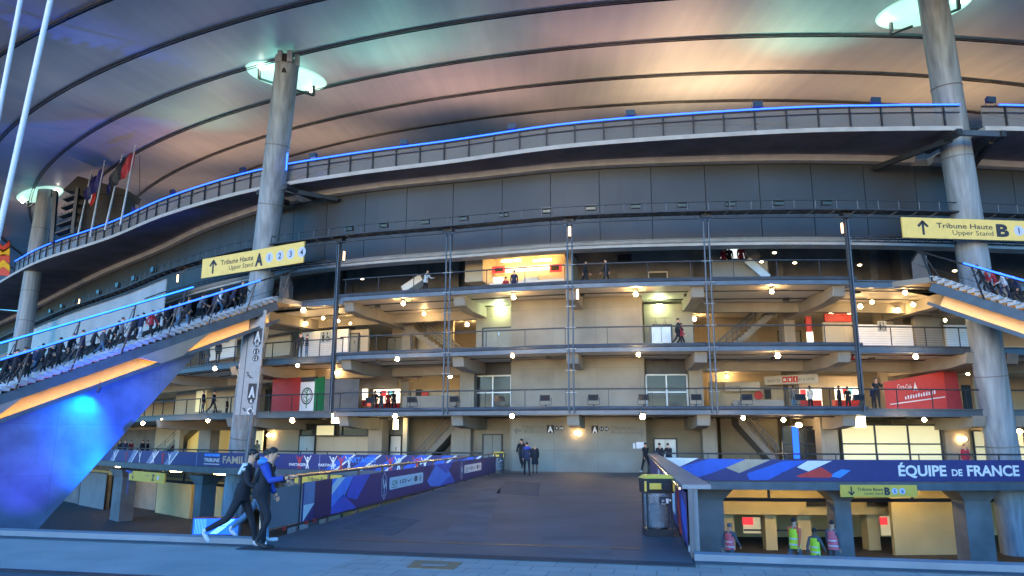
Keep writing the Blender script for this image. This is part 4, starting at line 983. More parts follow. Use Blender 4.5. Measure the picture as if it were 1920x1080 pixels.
blue_spot(30, 1065, 5.5, 700, (.10, .03, 1.), 44, 55, 860, 'violet spotlight low at the left edge washing the fin wall')
blue_spot(175, 1060, 5.0, 4200, (.0, .085, 1.), 46, 190, 800, 'strong spotlight low in the court washing the fin wall blue')
blue_spot(215, 880, 1.5, 170, (.0, .22, 1.), 95, 160, 862, 'spotlight near the slanted edge of the fin wall')
# truss structure with white glass screen behind the stair
b = MB(); gs = [HP(22, 640, -.15), HP(22, 585, -.15), HP(318, 505, -.15), HP(308, 580, -.15)]
sa, sb_ = hit(22, 610, -.15)[0], hit(312, 540, -.15)[0]
b.band(sa, sb_, -.2, -.14, Z3-.4, ZT-.35, 'glass_screen', 1.5); tag(b.build('glass_screen', origin=fac((sa+sb_)/2, 0, Z3)), 'long milky mesh screen hung under the far truss behind the left stair', 'screen')

# ---------------------------------------------------------------- bridge fences
FL = Board(Vector((BL0.x, BL0.y, 0)), Vector((BL1.x, BL1.y, 0)), 1.12)
if FL.n.x < 0: FL.n = -FL.n
T = thing('bridge_fence', (BL0+BL1)/2, 'left bridge fence with silver handrail and grey infill panel behind the sponsor cloth', 'fence')
b = MB(); b.tube([FL.p(-.2, 1.12), FL.p(FL.w, 1.12)], .04, 'chrome', 10); b.tube([FL.p(-.2, 1.12), FL.p(-.28, 1.0), FL.p(-.28, .1)], .04, 'chrome', 10); b.build('handrail', T, True)
u1 = FL.at(563, 940)[0]; u2 = FL.at(617, 930)[0]
us = [0.02, u1, u2]; 
while us[-1]+2.1 < FL.w: us.append(us[-1]+2.1)
for u in us:
    b = MB(); b.bar(FL.p(u, -.1, -.03), FL.p(u, 1.08, -.03), .08, .05, 'steel_dark', FL.n); b.build('post', T)
b = MB(); FL.plate(b, 'steel_dark', .04, 0, None, .07, .12); b.build('bottom_rail', T)
b = MB(); FL.plate(b, 'grey_panel', .03, .06, u1-.05, .14, .92); b.build('infill_panel', T)
for u in (u1*.45, u1+.3, u1+.75):
    b = MB(); FL.plate(b, 'red', .02, u, u+.16, .05, .12, .02); b.build('red_tape', T)
# sponsor cloth on the fence
lo_, hi_ = .13, .96
b = MB(); FL.plate(b, 'navy', .012, u1+.05, FL.w-.3, lo_, hi_, .03)
cloth = tag(b.build('sponsor_banner', origin=(BL0+BL1)/2+FL.n*.03), 'long navy sponsor cloth with crests and white logo boxes on the left bridge fence', 'banner')
def bp(pts, mt, o=.034): # points as (px, fraction of height)
    b = MB(); q = []
    for px, h in pts:
        u = FL.at(px, 930 if px < 620 else (905 if px < 760 else 875))[0]; q.append((u, lo_+(hi_-lo_)*h))
    FL.poly(b, q, mt, o); return b
b = MB()
def add_poly(b, pts, mt, o=.034):
    q = []
    for px, h in pts: q.append((FL.at(px, 935 if px < 620 else (905 if px < 760 else 875))[0], lo_+(hi_-lo_)*h))
    FL.poly(b, q, mt, o)
add_poly(b, [(567, 1), (587, 1), (587, .45), (567, 0.02)], 'banner_grey'); add_poly(b, [(567, 0), (587, .42), (567, .42)], 'white', .038)
add_poly(b, [(587, 1), (619, 1), (619, 0), (587, 0)], 'navy_dark')
add_poly(b, [(619, 1), (660, 1), (645, .45), (619, .2)], 'sky_blue'); add_poly(b, [(619, .18), (642, .50), (668, 0), (619, 0)], 'blue'); add_poly(b, [(630, 1), (645, 1), (619, .55), (619, .8)], 'white', .038)
add_poly(b, [(660, 1), (692, 1), (668, .25), (648, .4)], 'blue'); add_poly(b, [(800, .35), (815, 1), (830, 1), (845, .4), (822, .0), (806, .1)], 'sky_blue'); add_poly(b, [(815, 1), (848, 1), (836, .5)], 'blue', .036); add_poly(b, [(822, 0), (845, .4), (852, .0)], 'blue', .036)
b.build('facets', cloth)
def logo_box(x0, x1, name):
    ym = lambda px: 905 if px < 830 else 878
    ua = FL.at(x0, ym(x0))[0]; ub = FL.at(x1, ym(x1))[0]; v0, v1 = lo_+.27, hi_-.20; w = ub-ua; h = v1-v0; c = (v0+v1)/2
    b = MB(); e = .06; FL.poly(b, [(ua+e, v0), (ub-e, v0), (ub, v0+e), (ub, v1-e), (ub-e, v1), (ua+e, v1), (ua, v1-e), (ua, v0+e)], 'white', .040)
    o = b.build('logo_box', cloth); b = MB()
    k = h*.5
    FL.text(b, 'CA', ua+w*.07, c-k*.35, k*.85, 'green', .046, width=w*.13, shear=.3, bold=.02); stroke(FL, b, [(ua+w*.05, v0+h*.16), (ua+w*.2, v0+h*.16)], h*.05, 'green', .046)
    for q in range(8):
        a = q*math.pi/4; stroke(FL, b, [(ua+w*.29+math.cos(a)*h*.06, c+math.sin(a)*h*.06), (ua+w*.29+math.cos(a)*h*.15, c+math.sin(a)*h*.15)], h*.05, 'sign_text', .046)
    FL.text(b, 'EDF', ua+w*.34, c-k*.3, k*.68, 'sign_text', .046, width=w*.13, bold=.01)
    FL.poly(b, [(ua+w*.50, c+h*.02), (ua+w*.525, c-h*.14), (ua+w*.545, c-h*.12), (ua+w*.645, c+h*.20), (ua+w*.55, c-h*.02), (ua+w*.53, c-h*.03)], 'black', .046)
    FL.disc(b, ua+w*.755, c+h*.02, w*.052, 'sign_text', .046, 10, ry=h*.26); FL.text(b, 'PMU', ua+w*.755, c-h*.05, h*.14, 'white', .05, anchor='c', width=w*.07)
    FL.ring(b, ua+w*.90, c, h*.26, h*.05, 'sign_text', .046); FL.ring(b, ua+w*.90, c, h*.14, h*.04, 'sign_text', .046)
    b.build('logos', o)
logo_box(728, 791, 'a'); logo_box(869, 901, 'b')
def crest(bd, b, u, v, h, mt='white', o=.042):
    w = h*.30
    P = [(u-w, v+h*.28), (u, v+h*.5), (u+w, v+h*.28), (u+w, v-h*.28), (u, v-h*.5), (u-w, v-h*.28), (u-w, v+h*.28)]
    stroke(bd, b, P, h*.028, mt, o)
    # cockerel: body, neck, head, comb, beak, tail, legs
    bd.poly(b, [(u-w*.1, v-h*.10), (u+w*.35, v-h*.08), (u+w*.5, v+h*.04), (u+w*.35, v+h*.14), (u+w*.25, v+h*.02), (u-w*.05, v+h*.03), (u-w*.28, v+h*.20), (u-w*.5, v+h*.16), (u-w*.35, v-h*.0)], mt, o)
    bd.disc(b, u-w*.36, v+h*.21, h*.045, mt, o+.002); bd.poly(b, [(u-w*.5, v+h*.22), (u-w*.72, v+h*.18), (u-w*.5, v+h*.17)], mt, o+.002)
    for k in range(3): bd.disc(b, u-w*.48+k*w*.13, v+h*.27, h*.018, mt, o+.002, 8)
    for k in range(4): stroke(bd, b, [(u+w*.35, v+h*.0), (u+w*(.45+.12*k), v+h*(.24-.06*k)), (u+w*(.55+.1*k), v+h*(.12-.08*k))], h*.03, mt, o+.001*k)
    stroke(bd, b, [(u+w*.05, v-h*.10), (u-w*.02, v-h*.22), (u-w*.2, v-h*.24)], h*.022, mt, o); stroke(bd, b, [(u+w*.2, v-h*.10), (u+w*.2, v-h*.24), (u+w*.02, v-h*.26)], h*.022, mt, o)
    bd.text(b, 'FFF', u, v-h*.38, h*.09, mt, o, anchor='c', bold=.02)
for px in (718, 864):
    b = MB(); u = FL.at(px, 910 if px < 800 else 880)[0]; crest(FL, b, u, (lo_+hi_)/2, (hi_-lo_)*.92); b.build('crest', cloth)
mat('steel_cap', (.22, .24, .27), .5, .3, var=.12, scale=2)
# right parapet
PR0, PR1 = Vector((BR0.x, BR0.y, 0)), Vector((BR1.x, BR1.y, 0))
T = thing('bridge_parapet', (PR0+PR1)/2, 'right bridge parapet with wide grey cap, seen almost end on', 'fence')
dn = (PR1-PR0).normalized(); dr = Vector((dn.y, -dn.x, 0))
FR = Board(PR1, PR0, 1.1)
if FR.n.dot(dr) > 0: FR.n = -FR.n
b = MB(); b.prism([PR0+Vector((0, 0, 1.10))-dr*.05-dn*.06, PR0+Vector((0, 0, 1.10))+dr*.42-dn*.06, PR1+Vector((0, 0, 1.10))+dr*.42, PR1+Vector((0, 0, 1.10))-dr*.05], (0, 0, .07), 'steel_cap'); b.build('cap', T)
b = MB(); b.tube([PR0+Vector((0, 0, 1.1))-dr*.09, PR1+Vector((0, 0, 1.1))-dr*.09], .025, 'chrome', 8); b.build('handrail', T, True)
b = MB(); b.prism([PR0+dr*.12+Vector((0, 0, -.2)), PR1+dr*.12+Vector((0, 0, -.2)), PR1+dr*.12+Vector((0, 0, 1.1)), PR0+dr*.12+Vector((0, 0, 1.1))], dr*.08, 'grey_panel'); b.build('infill_panel', T)
L = (PR1-PR0).length; t = 0
while t < L:
    b = MB(); q = PR0+dn*t+dr*.08; b.bar(q-Vector((0, 0, .2)), q+Vector((0, 0, 1.1)), .08 if t == 0 else .07, .10 if t == 0 else .05, 'steel' if t == 0 else 'steel_dark', dn); b.build('post', T); t += 2.3
b = MB(); b.prism([PR0+dr*.02+Vector((0, 0, .12))+dn*.3, PR1+dr*.02+Vector((0, 0, .12)), PR1+dr*.02+Vector((0, 0, 1.02)), PR0+dr*.02+Vector((0, 0, 1.02))+dn*.3], dr*.012, 'navy')
cl2 = tag(b.build('sponsor_banner', origin=(PR0+PR1)/2), 'navy sponsor cloth on the inner side of the right bridge parapet', 'banner')
b = MB()
def rpoly(pts, mt, o=.004): b.prism([PR0+dn*t_+dr*(.02-o)+Vector((0, 0, z_)) for t_, z_ in pts], dr*.003, mt)
rpoly([(.4, .2), (1.6, .5), (1.6, .9), (.4, .75)], 'blue'); rpoly([(1.8, .12), (2.6, .12), (3.3, 1.0), (2.5, 1.0)], 'red'); rpoly([(4, .3), (5.6, .3), (5.6, .85), (4, .85)], 'white'); rpoly([(8, .12), (9.5, .12), (11, 1.0), (9.5, 1.0)], 'sky_blue'); rpoly([(14, .3), (16, .3), (16, .85), (14, .85)], 'white')
b.build('facets', cl2)
# pipes beside the parapet end
for i, (px, y0, y1, t_) in enumerate(((1300, 934, 1040, 'taller, with a round cap'), (1294, 982, 1040, 'shorter'))):
    q = PZ(px, 1040, -.0); q = q+kn*.35; b = MB(); h = 1.1 if i == 0 else .62
    tp_ = PY(px, y0, q.y); b.tube([Vector((q.x, q.y, -.6)), tp_], .045, 'steel_light', 10)
    if i == 0: b.ell(tp_+Vector((0, 0, .04)), .075, 'steel_light', 10, 8)
    tag(b.build('guard_pole', origin=(q.x, q.y, 0)), 'slim grey guard pole at the parapet end, the '+t_, 'pole')

# ---------------------------------------------------------------- cloths along the ground deck
sA = hit(1248, 880, -1.3)[0]; FB1 = FBoard(-1.30, hit(1600, 880, -1.3)[0])
zt_ = hit(1600, 862, -1.3)[1]; zb_ = hit(1600, 903, -1.3)[1]
b = MB(); b.band(sA, S1-2, -1.30, -1.285, zb_, zt_, 'navy', 1.2)
cl3 = tag(b.build('team_banner', origin=fac(sA+10, -1.3, 0)), 'long navy cloth reading ÉQUIPE DE FRANCE along the right ground deck', 'banner')
b = MB(); q_ = FB1
for pts, mt, o in (([(1248, 858), (1310, 859), (1268, 878), (1248, 870)], 'white', .01), ([(1361, 877), (1398, 861), (1445, 862), (1386, 887)], 'gold_cloth', .01), ([(1494, 876), (1514, 864), (1560, 864), (1516, 884)], 'white', .012),
    ([(1492, 893), (1540, 876), (1562, 890), (1556, 896), (1500, 895)], 'red', .010), ([(1552, 893), (1578, 880), (1595, 882), (1575, 896)], 'sky_blue', .010), ([(1268, 878), (1330, 860), (1400, 861), (1340, 885), (1300, 898), (1262, 896)], 'blue', .006), ([(1400, 888), (1470, 864), (1512, 864), (1440, 900), (1405, 900)], 'blue', .006)):
    q_.poly(b, [q_.at(*p) for p in pts], mt, o)
b.build('stripes', cl3); b = MB()
u0, v0 = q_.at(1685, 892); u1_, _ = q_.at(1775, 892); v1 = q_.at(1730, 872)[1]; H_ = v1-v0
q_.text(b, 'ÉQUIPE', u0, v0, H_, 'white', .02, width=u1_-u0, bold=.03)
ua, _ = q_.at(1785, 893); ub, _ = q_.at(1805, 893); q_.text(b, 'DE', ua, q_.at(1795, 892)[1], H_*.62, 'white', .02, width=ub-ua, bold=.03)
ua, _ = q_.at(1814, 893); ub, _ = q_.at(1912, 893); q_.text(b, 'FRANCE', ua, q_.at(1860, 892)[1], H_, 'white', .02, width=ub-ua, bold=.03)
b.build('lettering', cl3)
# left cloth
dL = -.52; FB2 = FBoard(dL, hit(560, 860, dL)[0]); sA = hit(198, 860, dL)[0]; sB = sBL-.5
zt_ = hit(560, 851, dL)[1]; zb_ = zt_-.94
b = MB(); b.band(sA-14, sB, dL, dL+.015, zb_, zt_, 'navy', 1.2)
cl4 = tag(b.build('stand_banner', origin=fac((sA+sB)/2, dL, 0)), 'blue and grey cloth with fan figures and PARTAGER along the left ground deck', 'banner')
q_ = FB2; Hh = zt_-zb_
def fp(px): return q_.at(px, 862)[0]
b = MB(); q_.poly(b, [(fp(368), zb_), (fp(600), zb_), (fp(600), zt_), (fp(368), zt_)], 'banner_grey', .006)
for px in list(range(206, 340, 34)):
    a = fp(px); w = 1.5; q_.poly(b, [(a, zb_), (a+w*.5, zb_), (a+w*1.3, zt_), (a+w*.8, zt_)], 'banner_grey', .006); q_.poly(b, [(a+w*.5, zb_), (a+w*.62, zb_), (a+w*1.45, zt_), (a+w*1.33, zt_)], 'white', .008)
for px in range(610, 850, 46):
    a = fp(px); w = 1.2; q_.poly(b, [(a, zb_), (a+w*.5, zb_), (a+w*1.6, zt_), (a+w*1.1, zt_)], 'blue' if px % 92 else 'sky_blue', .006); q_.poly(b, [(a+w*.55, zb_), (a+w*.72, zb_), (a+w*1.8, zt_), (a+w*1.66, zt_)], 'white', .008)
b.build('stripes', cl4)
for px, mt in ((214, 'white'), (236, 'red'), (262, 'white'), (288, 'white'), (305, 'red'), (318, 'white'), (577, 'white'), (562, 'red'), (625, 'white'), (640, 'red'), (655, 'white'), (732, 'red'), (748, 'white'), (782, 'red'), (797, 'white')):
    b = MB(); u = fp(px); m = zb_+Hh*.1
    q_.poly(b, [(u-.13, m-.05), (u-.05, m+.25), (u-.12, m+.5), (u+.12, m+.5), (u+.05, m+.25), (u+.13, m-.05), (u+.05, m-.05), (u, m+.18), (u-.05, m-.05)], mt, .014)
    q_.disc(b, u, m+.60, .075, mt, .014, 10); stroke(q_, b, [(u-.1, m+.46), (u-.26, m+.72)], .06, mt, .014); stroke(q_, b, [(u+.1, m+.46), (u+.24, m+.74)], .06, mt, .014); b.build('fan_figure', cl4)
b = MB()
a, c = fp(383), fp(412); w = c-a
q_.text(b, 'TRIBUNE', a, zb_+Hh*.34, Hh*.26, 'white', .016, width=w, bold=.02); stroke(q_, b, [(a, zb_+Hh*.18), (c, zb_+Hh*.18)], .05, 'white', .016)
q_.poly(b, [(a, zb_+Hh*.72), (c, zb_+Hh*.72), (c, zb_+Hh*.9), (a, zb_+Hh*.9)], 'sky_blue', .014)
a, c = fp(418), fp(500); q_.text(b, 'FAMILLE FF', a, zb_+Hh*.28, Hh*.5, 'gold_cloth', .016, width=c-a, bold=.03)
for px in (543, 598, 688): q_.text(b, 'PARTAGER', fp(px), zb_+Hh*.22, Hh*.18, 'white', .016, width=1.3, bold=.02)
q_.text(b, 'PARTAGER', fp(650), zb_+Hh*.5, Hh*.34, 'sky_blue', .015, width=2.0, bold=.02)
b.build('lettering', cl4)

# ---------------------------------------------------------------- signs
def make_sign(A, B, h, label, mt, t=.10, name='direction_sign', cat='sign'):
    bd = Board(A, B, h)
    if bd.n.y > 0: bd.n = -bd.n
    b = MB(); bd.plate(b, mt, t); o = b.build(name, origin=(bd.A+bd.B)/2); tag(o, label, cat); return bd, o
def sign_px(x0, x1, yt, yb, d0, d1, **k):
    """yb/yt: bottom and top pixel heights at left end; the sign is level"""
    A = HP(x0, yb, d0); B = HP(x1, yb, d1); B.z = A.z; h = HP(x0, yt, d0).z-A.z; return A, B, h
A, B, h = sign_px(377, 566, 487, 522, -1.6, -1.6)
sgA, o = make_sign(A, B, h, 'yellow board reading Tribune Haute Upper Stand A 1 2 3 4', 'sign_yellow')
def stand_sign(bd, o, title, sub, let, nums, dirn, k0=.12, bigk=1.):
    w, h = bd.w, bd.h; b = MB(); arrow(bd, b, w*k0, h*.5, h*.62, dirn, h*.12, 'sign_text'); b.build('arrow', o)
    b = MB(); bd.text(b, title, w*(k0+.41), h*.52, h*.26, 'sign_text', anchor='r', bold=.012, width=w*.33); bd.text(b, sub, w*(k0+.41), h*.20, h*.24, 'sign_text', anchor='r', width=w*.24)
    bd.text(b, let, w*(k0+.43), h*.20, h*.60, 'sign_text', bold=.05, width=w*.075); b.build('lettering', o)
    b = MB()
    for i, n_ in enumerate(nums):
        u = w*(k0+.565+.10*i); bd.disc(b, u, h*.5, h*.25, 'sign_disc'); bd.text(b, n_, u, h*.36, h*.29, 'sign_text', .014, anchor='c', bold=.02)
    b.build('numbers', o)
stand_sign(sgA, o, 'Tribune Haute', 'Upper Stand', 'A', '1234', math.pi/2)
A, B, h = sign_px(1694, 2010, 407, 445, -1.8, -1.8); sgB, o = make_sign(A, B, h, 'yellow board reading Tribune Haute Upper Stand B 1 2 before the right mast', 'sign_yellow'); stand_sign(sgB, o, 'Tribune Haute', 'Upper Stand', 'B', '1234', math.pi/2, .12)
A, B, h = sign_px(1577, 1721, 909, 932, -1.3, -1.3); bd, o = make_sign(A, B, h, 'yellow board reading Tribune Basse Lower Stand B 5 6 hung under the right deck', 'sign_yellow_dim'); stand_sign(bd, o, 'Tribune Basse', 'Lower Stand', 'B', '56', -math.pi/2, .14)
A, B, h = sign_px(240, 308, 882, 900, -.6, -.6); bd, o = make_sign(A, B, h, 'small yellow board with arrow and letter Z hung under the left deck', 'sign_yellow_dim')
b = MB(); arrow(bd, b, bd.w*.13, bd.h*.5, bd.h*.6, -math.pi/2, bd.h*.1, 'sign_text'); bd.text(b, 'Tribune', bd.w*.6, bd.h*.55, bd.h*.2, 'gold_cloth', anchor='r'); bd.text(b, 'Z', bd.w*.66, bd.h*.2, bd.h*.6, 'sign_text', width=bd.w*.08, bold=.03); bd.disc(b, bd.w*.83, bd.h*.5, bd.h*.2, 'sign_disc'); b.build('lettering', o)
A, B, h = sign_px(552, 640, 889, 906, -1.0, -1.0); bd, o = make_sign(A, B, h, 'yellow board reading Tribune Basse half hidden behind the bridge fence', 'sign_yellow_dim')
b = MB(); bd.text(b, 'Tribune Basse', bd.w*.28, bd.h*.3, bd.h*.45, 'sign_text', width=bd.w*.46, bold=.01); arrow(bd, b, bd.w*.12, bd.h*.5, bd.h*.6, -math.pi/2, bd.h*.1, 'sign_text'); b.build('lettering', o)
# upright totem
cY = HP(470, 680, -2.4).y; A = PY(440, 778, cY); B = PY(479, 780, cY); A2 = PY(461, 581, cY); B2 = PY(497, 581, cY)
bd = Board(A, Vector((B.x, B.y, A.z)), (A2-A).length, up=A2-A)
if bd.n.y > 0: bd.n = -bd.n
T = thing('totem_sign', (A.x+.5, cY, 0), 'tall blue-grey totem with A 9 10 11 12 and A 5 6', 'sign')
b = MB(); bd.plate(b, 'sign_blue', .22); b.build('panel', T); b = MB(); bd.plate(b, 'sign_text', .01, bd.w*.24, bd.w*.27, 0, bd.h, .006); b.build('seam', T)
q0 = bd.p(bd.w*.8, 0, -.12); b = MB(); b.tube([Vector((q0.x-.35, q0.y, LG)), q0, bd.p(bd.w*.8, bd.h*.2, -.2)], .16, 'steel', 14); b.build('mast_tube', T, True)
b = MB(); w, h = bd.w, bd.h; cx = w*.72
def vy(y): return (778-y)/197*h
for y in (632, 736): bd.poly(b, [(cx-w*.2, vy(y+14)), (cx+w*.2, vy(y+14)), (cx+w*.2, vy(y-16)), (cx-w*.2, vy(y-16))], 'sign_text', .01); 
b.build('letter_plate', T); b = MB()
for y in (632, 736): bd.text(b, 'A', cx, vy(y+9), vy(0)-vy(19), 'white', .018, anchor='c', width=w*.3, bold=.05)
for y, n_ in ((637+8, None), ):
    pass
b.build('letters', T); b = MB()
for y, n_ in ((638, '9'), (650, '10'), (664, '11'), (676, '12')):
    y2 = {'9': 634+0, '10': 646, '11': 660, '12': 673}[n_]
for n_, y in (('9', 656-18+0), ('10', 650), ('11', 662), ('12', 674), ('5', 741+13), ('6', 768)): pass
for n_, y in (('9', 634), ('10', 646), ('11', 660), ('12', 673), ('5', 738), ('6', 752)):
    y = {'9': 655-21+20, '10': 647+16, '11': 660+12, '12': 674+8-1, '5': 759-1, '6': 770-1}[n_] if False else y
    v = vy(y); bd.disc(b, cx, v, w*.15, 'sign_text', .012); bd.text(b, n_, cx, v-w*.09, w*.18, 'white', .018, anchor='c', width=w*(.10 if len(n_) == 1 else .18), bold=.02)
b.build('numbers', T); b = MB()
arrow(bd, b, w*.48, vy(596), w*.3, 0, w*.05, 'sign_text', .01); stroke(bd, b, [(w*.36, vy(700)), (w*.44, vy(700)), (w*.44, vy(706)), (w*.54, vy(706)), (w*.54, vy(709)), (w*.66, vy(709))], w*.05, 'sign_text', .01); stroke(bd, b, [(w*.36, vy(766)), (w*.44, vy(766)), (w*.44, vy(770)), (w*.6, vy(770))], w*.05, 'sign_text', .01)
bd.text(b, 'Tribune', w*.74, vy(590), w*.1, 'steel', .01); bd.text(b, 'Inter', w*.74, vy(595), w*.1, 'steel', .01); bd.text(b, 'Tribune', w*.78, vy(695), w*.1, 'steel', .01); bd.text(b, 'Basse', w*.78, vy(700), w*.1, 'steel', .01)
bd.disc(b, cx, vy(771), w*.16, 'white', .012); stroke(bd, b, [(cx-w*.1, vy(771)), (cx+w*.1, vy(771))], w*.06, 'sign_text', .018); stroke(bd, b, [(cx, vy(771)-w*.1), (cx, vy(771)+w*.1)], w*.06, 'sign_text', .018); b.build('pictograms', T)
# wall lettering on the core
CB = FBoard(2.985, hit(1080, 810, 2.985)[0])
def wall_text(items, label, px, py):
    b = MB()
    for it in items: it(b)
    o = b.build('wall_lettering', origin=HP(px, py, 2.98)); tag(o, label, 'lettering'); return o
def wt(body, x0, x1, yb, yt, mt='sign_text', shear=0., bold=.01):
    def f(b): u0, v0 = CB.at(x0, yb); u1, _ = CB.at(x1, yb); v1 = CB.at(x0, yt)[1]; CB.text(b, body, u0, v0, v1-v0, mt, .012, width=u1-u0, shear=shear, bold=bold)
    return f
mat('wall_ink', (.20, .18, .15), .8, var=.05)
def plate(x0, x1, y0, y1, mt='black'):
    def f(b): CB.poly(b, [CB.at(*p) for p in ((x0, y1), (x1, y1), (x1, y0), (x0, y0))], mt, .008)
    return f
def dsc(x, y, r):
    def f(b): u, v = CB.at(x, y); CB.disc(b, u, v, r, 'sign_text', .008)
    return f
def arr(x, y, ang, L):
    def f(b): u, v = CB.at(x, y); arrow(CB, b, u, v, L, ang, .10, 'wall_ink', .01)
    return f
wall_text([arr(971, 808, math.pi, .42), wt('Tribune Inter', 978, 1022, 803, 797, 'wall_ink', bold=.02), wt('Middle Stand', 982, 1022, 812, 806, 'wall_ink', .3), plate(1025, 1039, 797, 812), wt('A', 1027, 1037, 810, 799, 'white', bold=.05),
    dsc(1044, 803, .14), wt('9', 1042.5, 1045.5, 805, 801, 'white', bold=.03), dsc(1053, 803, .14), wt('10', 1050, 1056, 805, 801, 'white', bold=.03)], 'painted wall lettering Tribune Inter Middle Stand A 9 10 with arrow pointing left', 1000, 805)
wall_text([arr(1200, 811, 0, .42), wt('Tribune Inter', 1145, 1192, 805, 798, 'wall_ink', bold=.02), wt('Middle Stand', 1146, 1190, 813, 807, 'wall_ink', .3), plate(1109, 1122, 798, 812), wt('A', 1111, 1120, 811, 800, 'white', bold=.05),
    dsc(1128, 804, .14), wt('11', 1126, 1130, 806, 802, 'white', bold=.03), dsc(1137, 804, .14), wt('12', 1134, 1140, 806, 802, 'white', bold=.03)], 'painted wall lettering A 11 12 Tribune Inter Middle Stand with arrow pointing right', 1160, 805)
CB2 = FBoard(4.58, hit(1240, 600, 4.58)[0]); b = MB(); u0, v0 = CB2.at(1219, 598); u1_, _ = CB2.at(1257, 598); CB2.text(b, 'Accès prioritaire', u0, v0, .17, 'wall_ink', .012, width=u1_-u0, bold=.02)
for x in (1229, 1247): u, v = CB2.at(x, 606); CB2.ring(b, u, v, .13, .04, 'wall_ink', .01); stroke(CB2, b, [(u, v+.28), (u, v), (u+.14, v)], .05, 'wall_ink', .01)
tag(b.build('wall_lettering', origin=HP(1240, 600, 4.6)), 'painted words Accès prioritaire with wheelchair symbols above the lift doors', 'lettering')
# toilet pictogram plates
for x0, x1, y0, y1, d, t_ in ((600, 620, 622, 643, 5.15, 'on the left white cabin'), (1647, 1663, 602, 621, 5.15, 'on the right white cabin')):
    A = HP(x0, y1, d); B = HP(x1, y1, d); B.z = A.z; bd, o = make_sign(A, B, HP(x0, y0, d).z-A.z, 'pale toilet pictogram plate '+t_, 'banner_light' if 'banner_light' in M else 'steel_light', .04, 'toilet_sign'); w, h = bd.w, bd.h
    b = MB(); bd.disc(b, w*.28, h*.82, h*.09, 'black'); bd.poly(b, [(w*.16, h*.68), (w*.40, h*.68), (w*.36, h*.1), (w*.20, h*.1)], 'black'); bd.ring(b, w*.70, h*.32, h*.22, h*.06, 'black'); bd.disc(b, w*.64, h*.82, h*.08, 'black'); stroke(bd, b, [(w*.64, h*.72), (w*.66, h*.42), (w*.82, h*.42), (w*.92, h*.16)], h*.07, 'black'); b.build('pictogram', o)
# READY TO / EAT & DRINK food banners
mat('food_cloth', (.52, .49, .43), .7, var=.05)
def food(x0, x1, yt0, yb0, yt1, yb1, d0, d1, label, txt1='READY TO', txt2=None, icons=True, iu=.62):
    A = HP(x0, yb0, d0); B = HP(x1, yb1, d1); B.z = A.z; h = HP(x0, yt0, d0).z-A.z
    bd, o = make_sign(A, B, h, label, 'food_cloth', .06, 'food_sign', 'sign'); w = bd.w; b = MB()
    if txt1: bd.text(b, txt1, w*.06, h*.32, h*.30, 'wall_ink', width=w*(.40 if txt2 is None else .24), bold=.01)
    if txt2: bd.text(b, txt2, w*.62, h*.32, h*.30, 'wall_ink', width=w*.32, bold=.01)
    if txt1 or txt2: b.build('lettering', o)
    if icons:
        iu_ = iu if txt2 is None else .34
        for i in range(3):
            b = MB(); u = w*iu_+i*h*.62; bd.poly(b, [(u, h*.2), (u+h*.56, h*.2), (u+h*.56, h*.85), (u, h*.85)], 'red', .006)
            c_ = u+h*.28
            if i == 0: bd.poly(b, [(c_-h*.18, h*.36), (c_+h*.18, h*.36), (c_+h*.18, h*.48), (c_-h*.18, h*.48)], 'white', .01); bd.disc(b, c_, h*.58, h*.17, 'white', .01, 12, ry=h*.10)
            elif i == 1: bd.poly(b, [(c_-h*.09, h*.3), (c_+h*.09, h*.3), (c_+h*.15, h*.68), (c_-h*.15, h*.68)], 'white', .01)
            else: bd.poly(b, [(c_-h*.06, h*.3), (c_+h*.06, h*.3), (c_+h*.06, h*.6), (c_+h*.03, h*.76), (c_-h*.03, h*.76), (c_-h*.06, h*.6)], 'white', .01)
            b.build('food_icon', o)
food(322, 397, 698, 710, 702, 720, 5.0, 5.0, 'READY TO banner with three red food icons, leftmost by the fin wall')
food(405, 446, 701, 716, 702, 720, 6.0, 6.0, 'EAT and DRINK banner left of the totem', 'EAT & DRINK', None, False)
food(533, 628, 698, 712, 708, 726, 5.0, 7.0, 'READY TO EAT and DRINK banner above the red and green stall', 'READY TO', 'EAT & DRINK')
food(650, 694, 672, 690, 682, 700, 2.6, 4.8, 'READY TO banner with red icons just right of the leftmost post')
food(722, 790, 692, 708, 706, 722, 6.4, 8.0, 'READY TO EAT and DRINK banner in the second bay over the shops', 'READY TO', 'EAT & DRINK')
food(1360, 1425, 718, 734, 712, 726, 8.6, 7.6, 'EAT and DRINK banner lower left of the right food hall', 'EAT & DRINK', None, False)
food(1434, 1534, 706, 722, 690, 706, 7.8, 5.6, 'READY TO banner with red icons in the right food hall', 'READY TO', 'EAT & DRINK')
food(1548, 1592, 664, 684, 664, 684, 4.0, 2.6, 'READY TO banner with red icons next to the rightmost post')
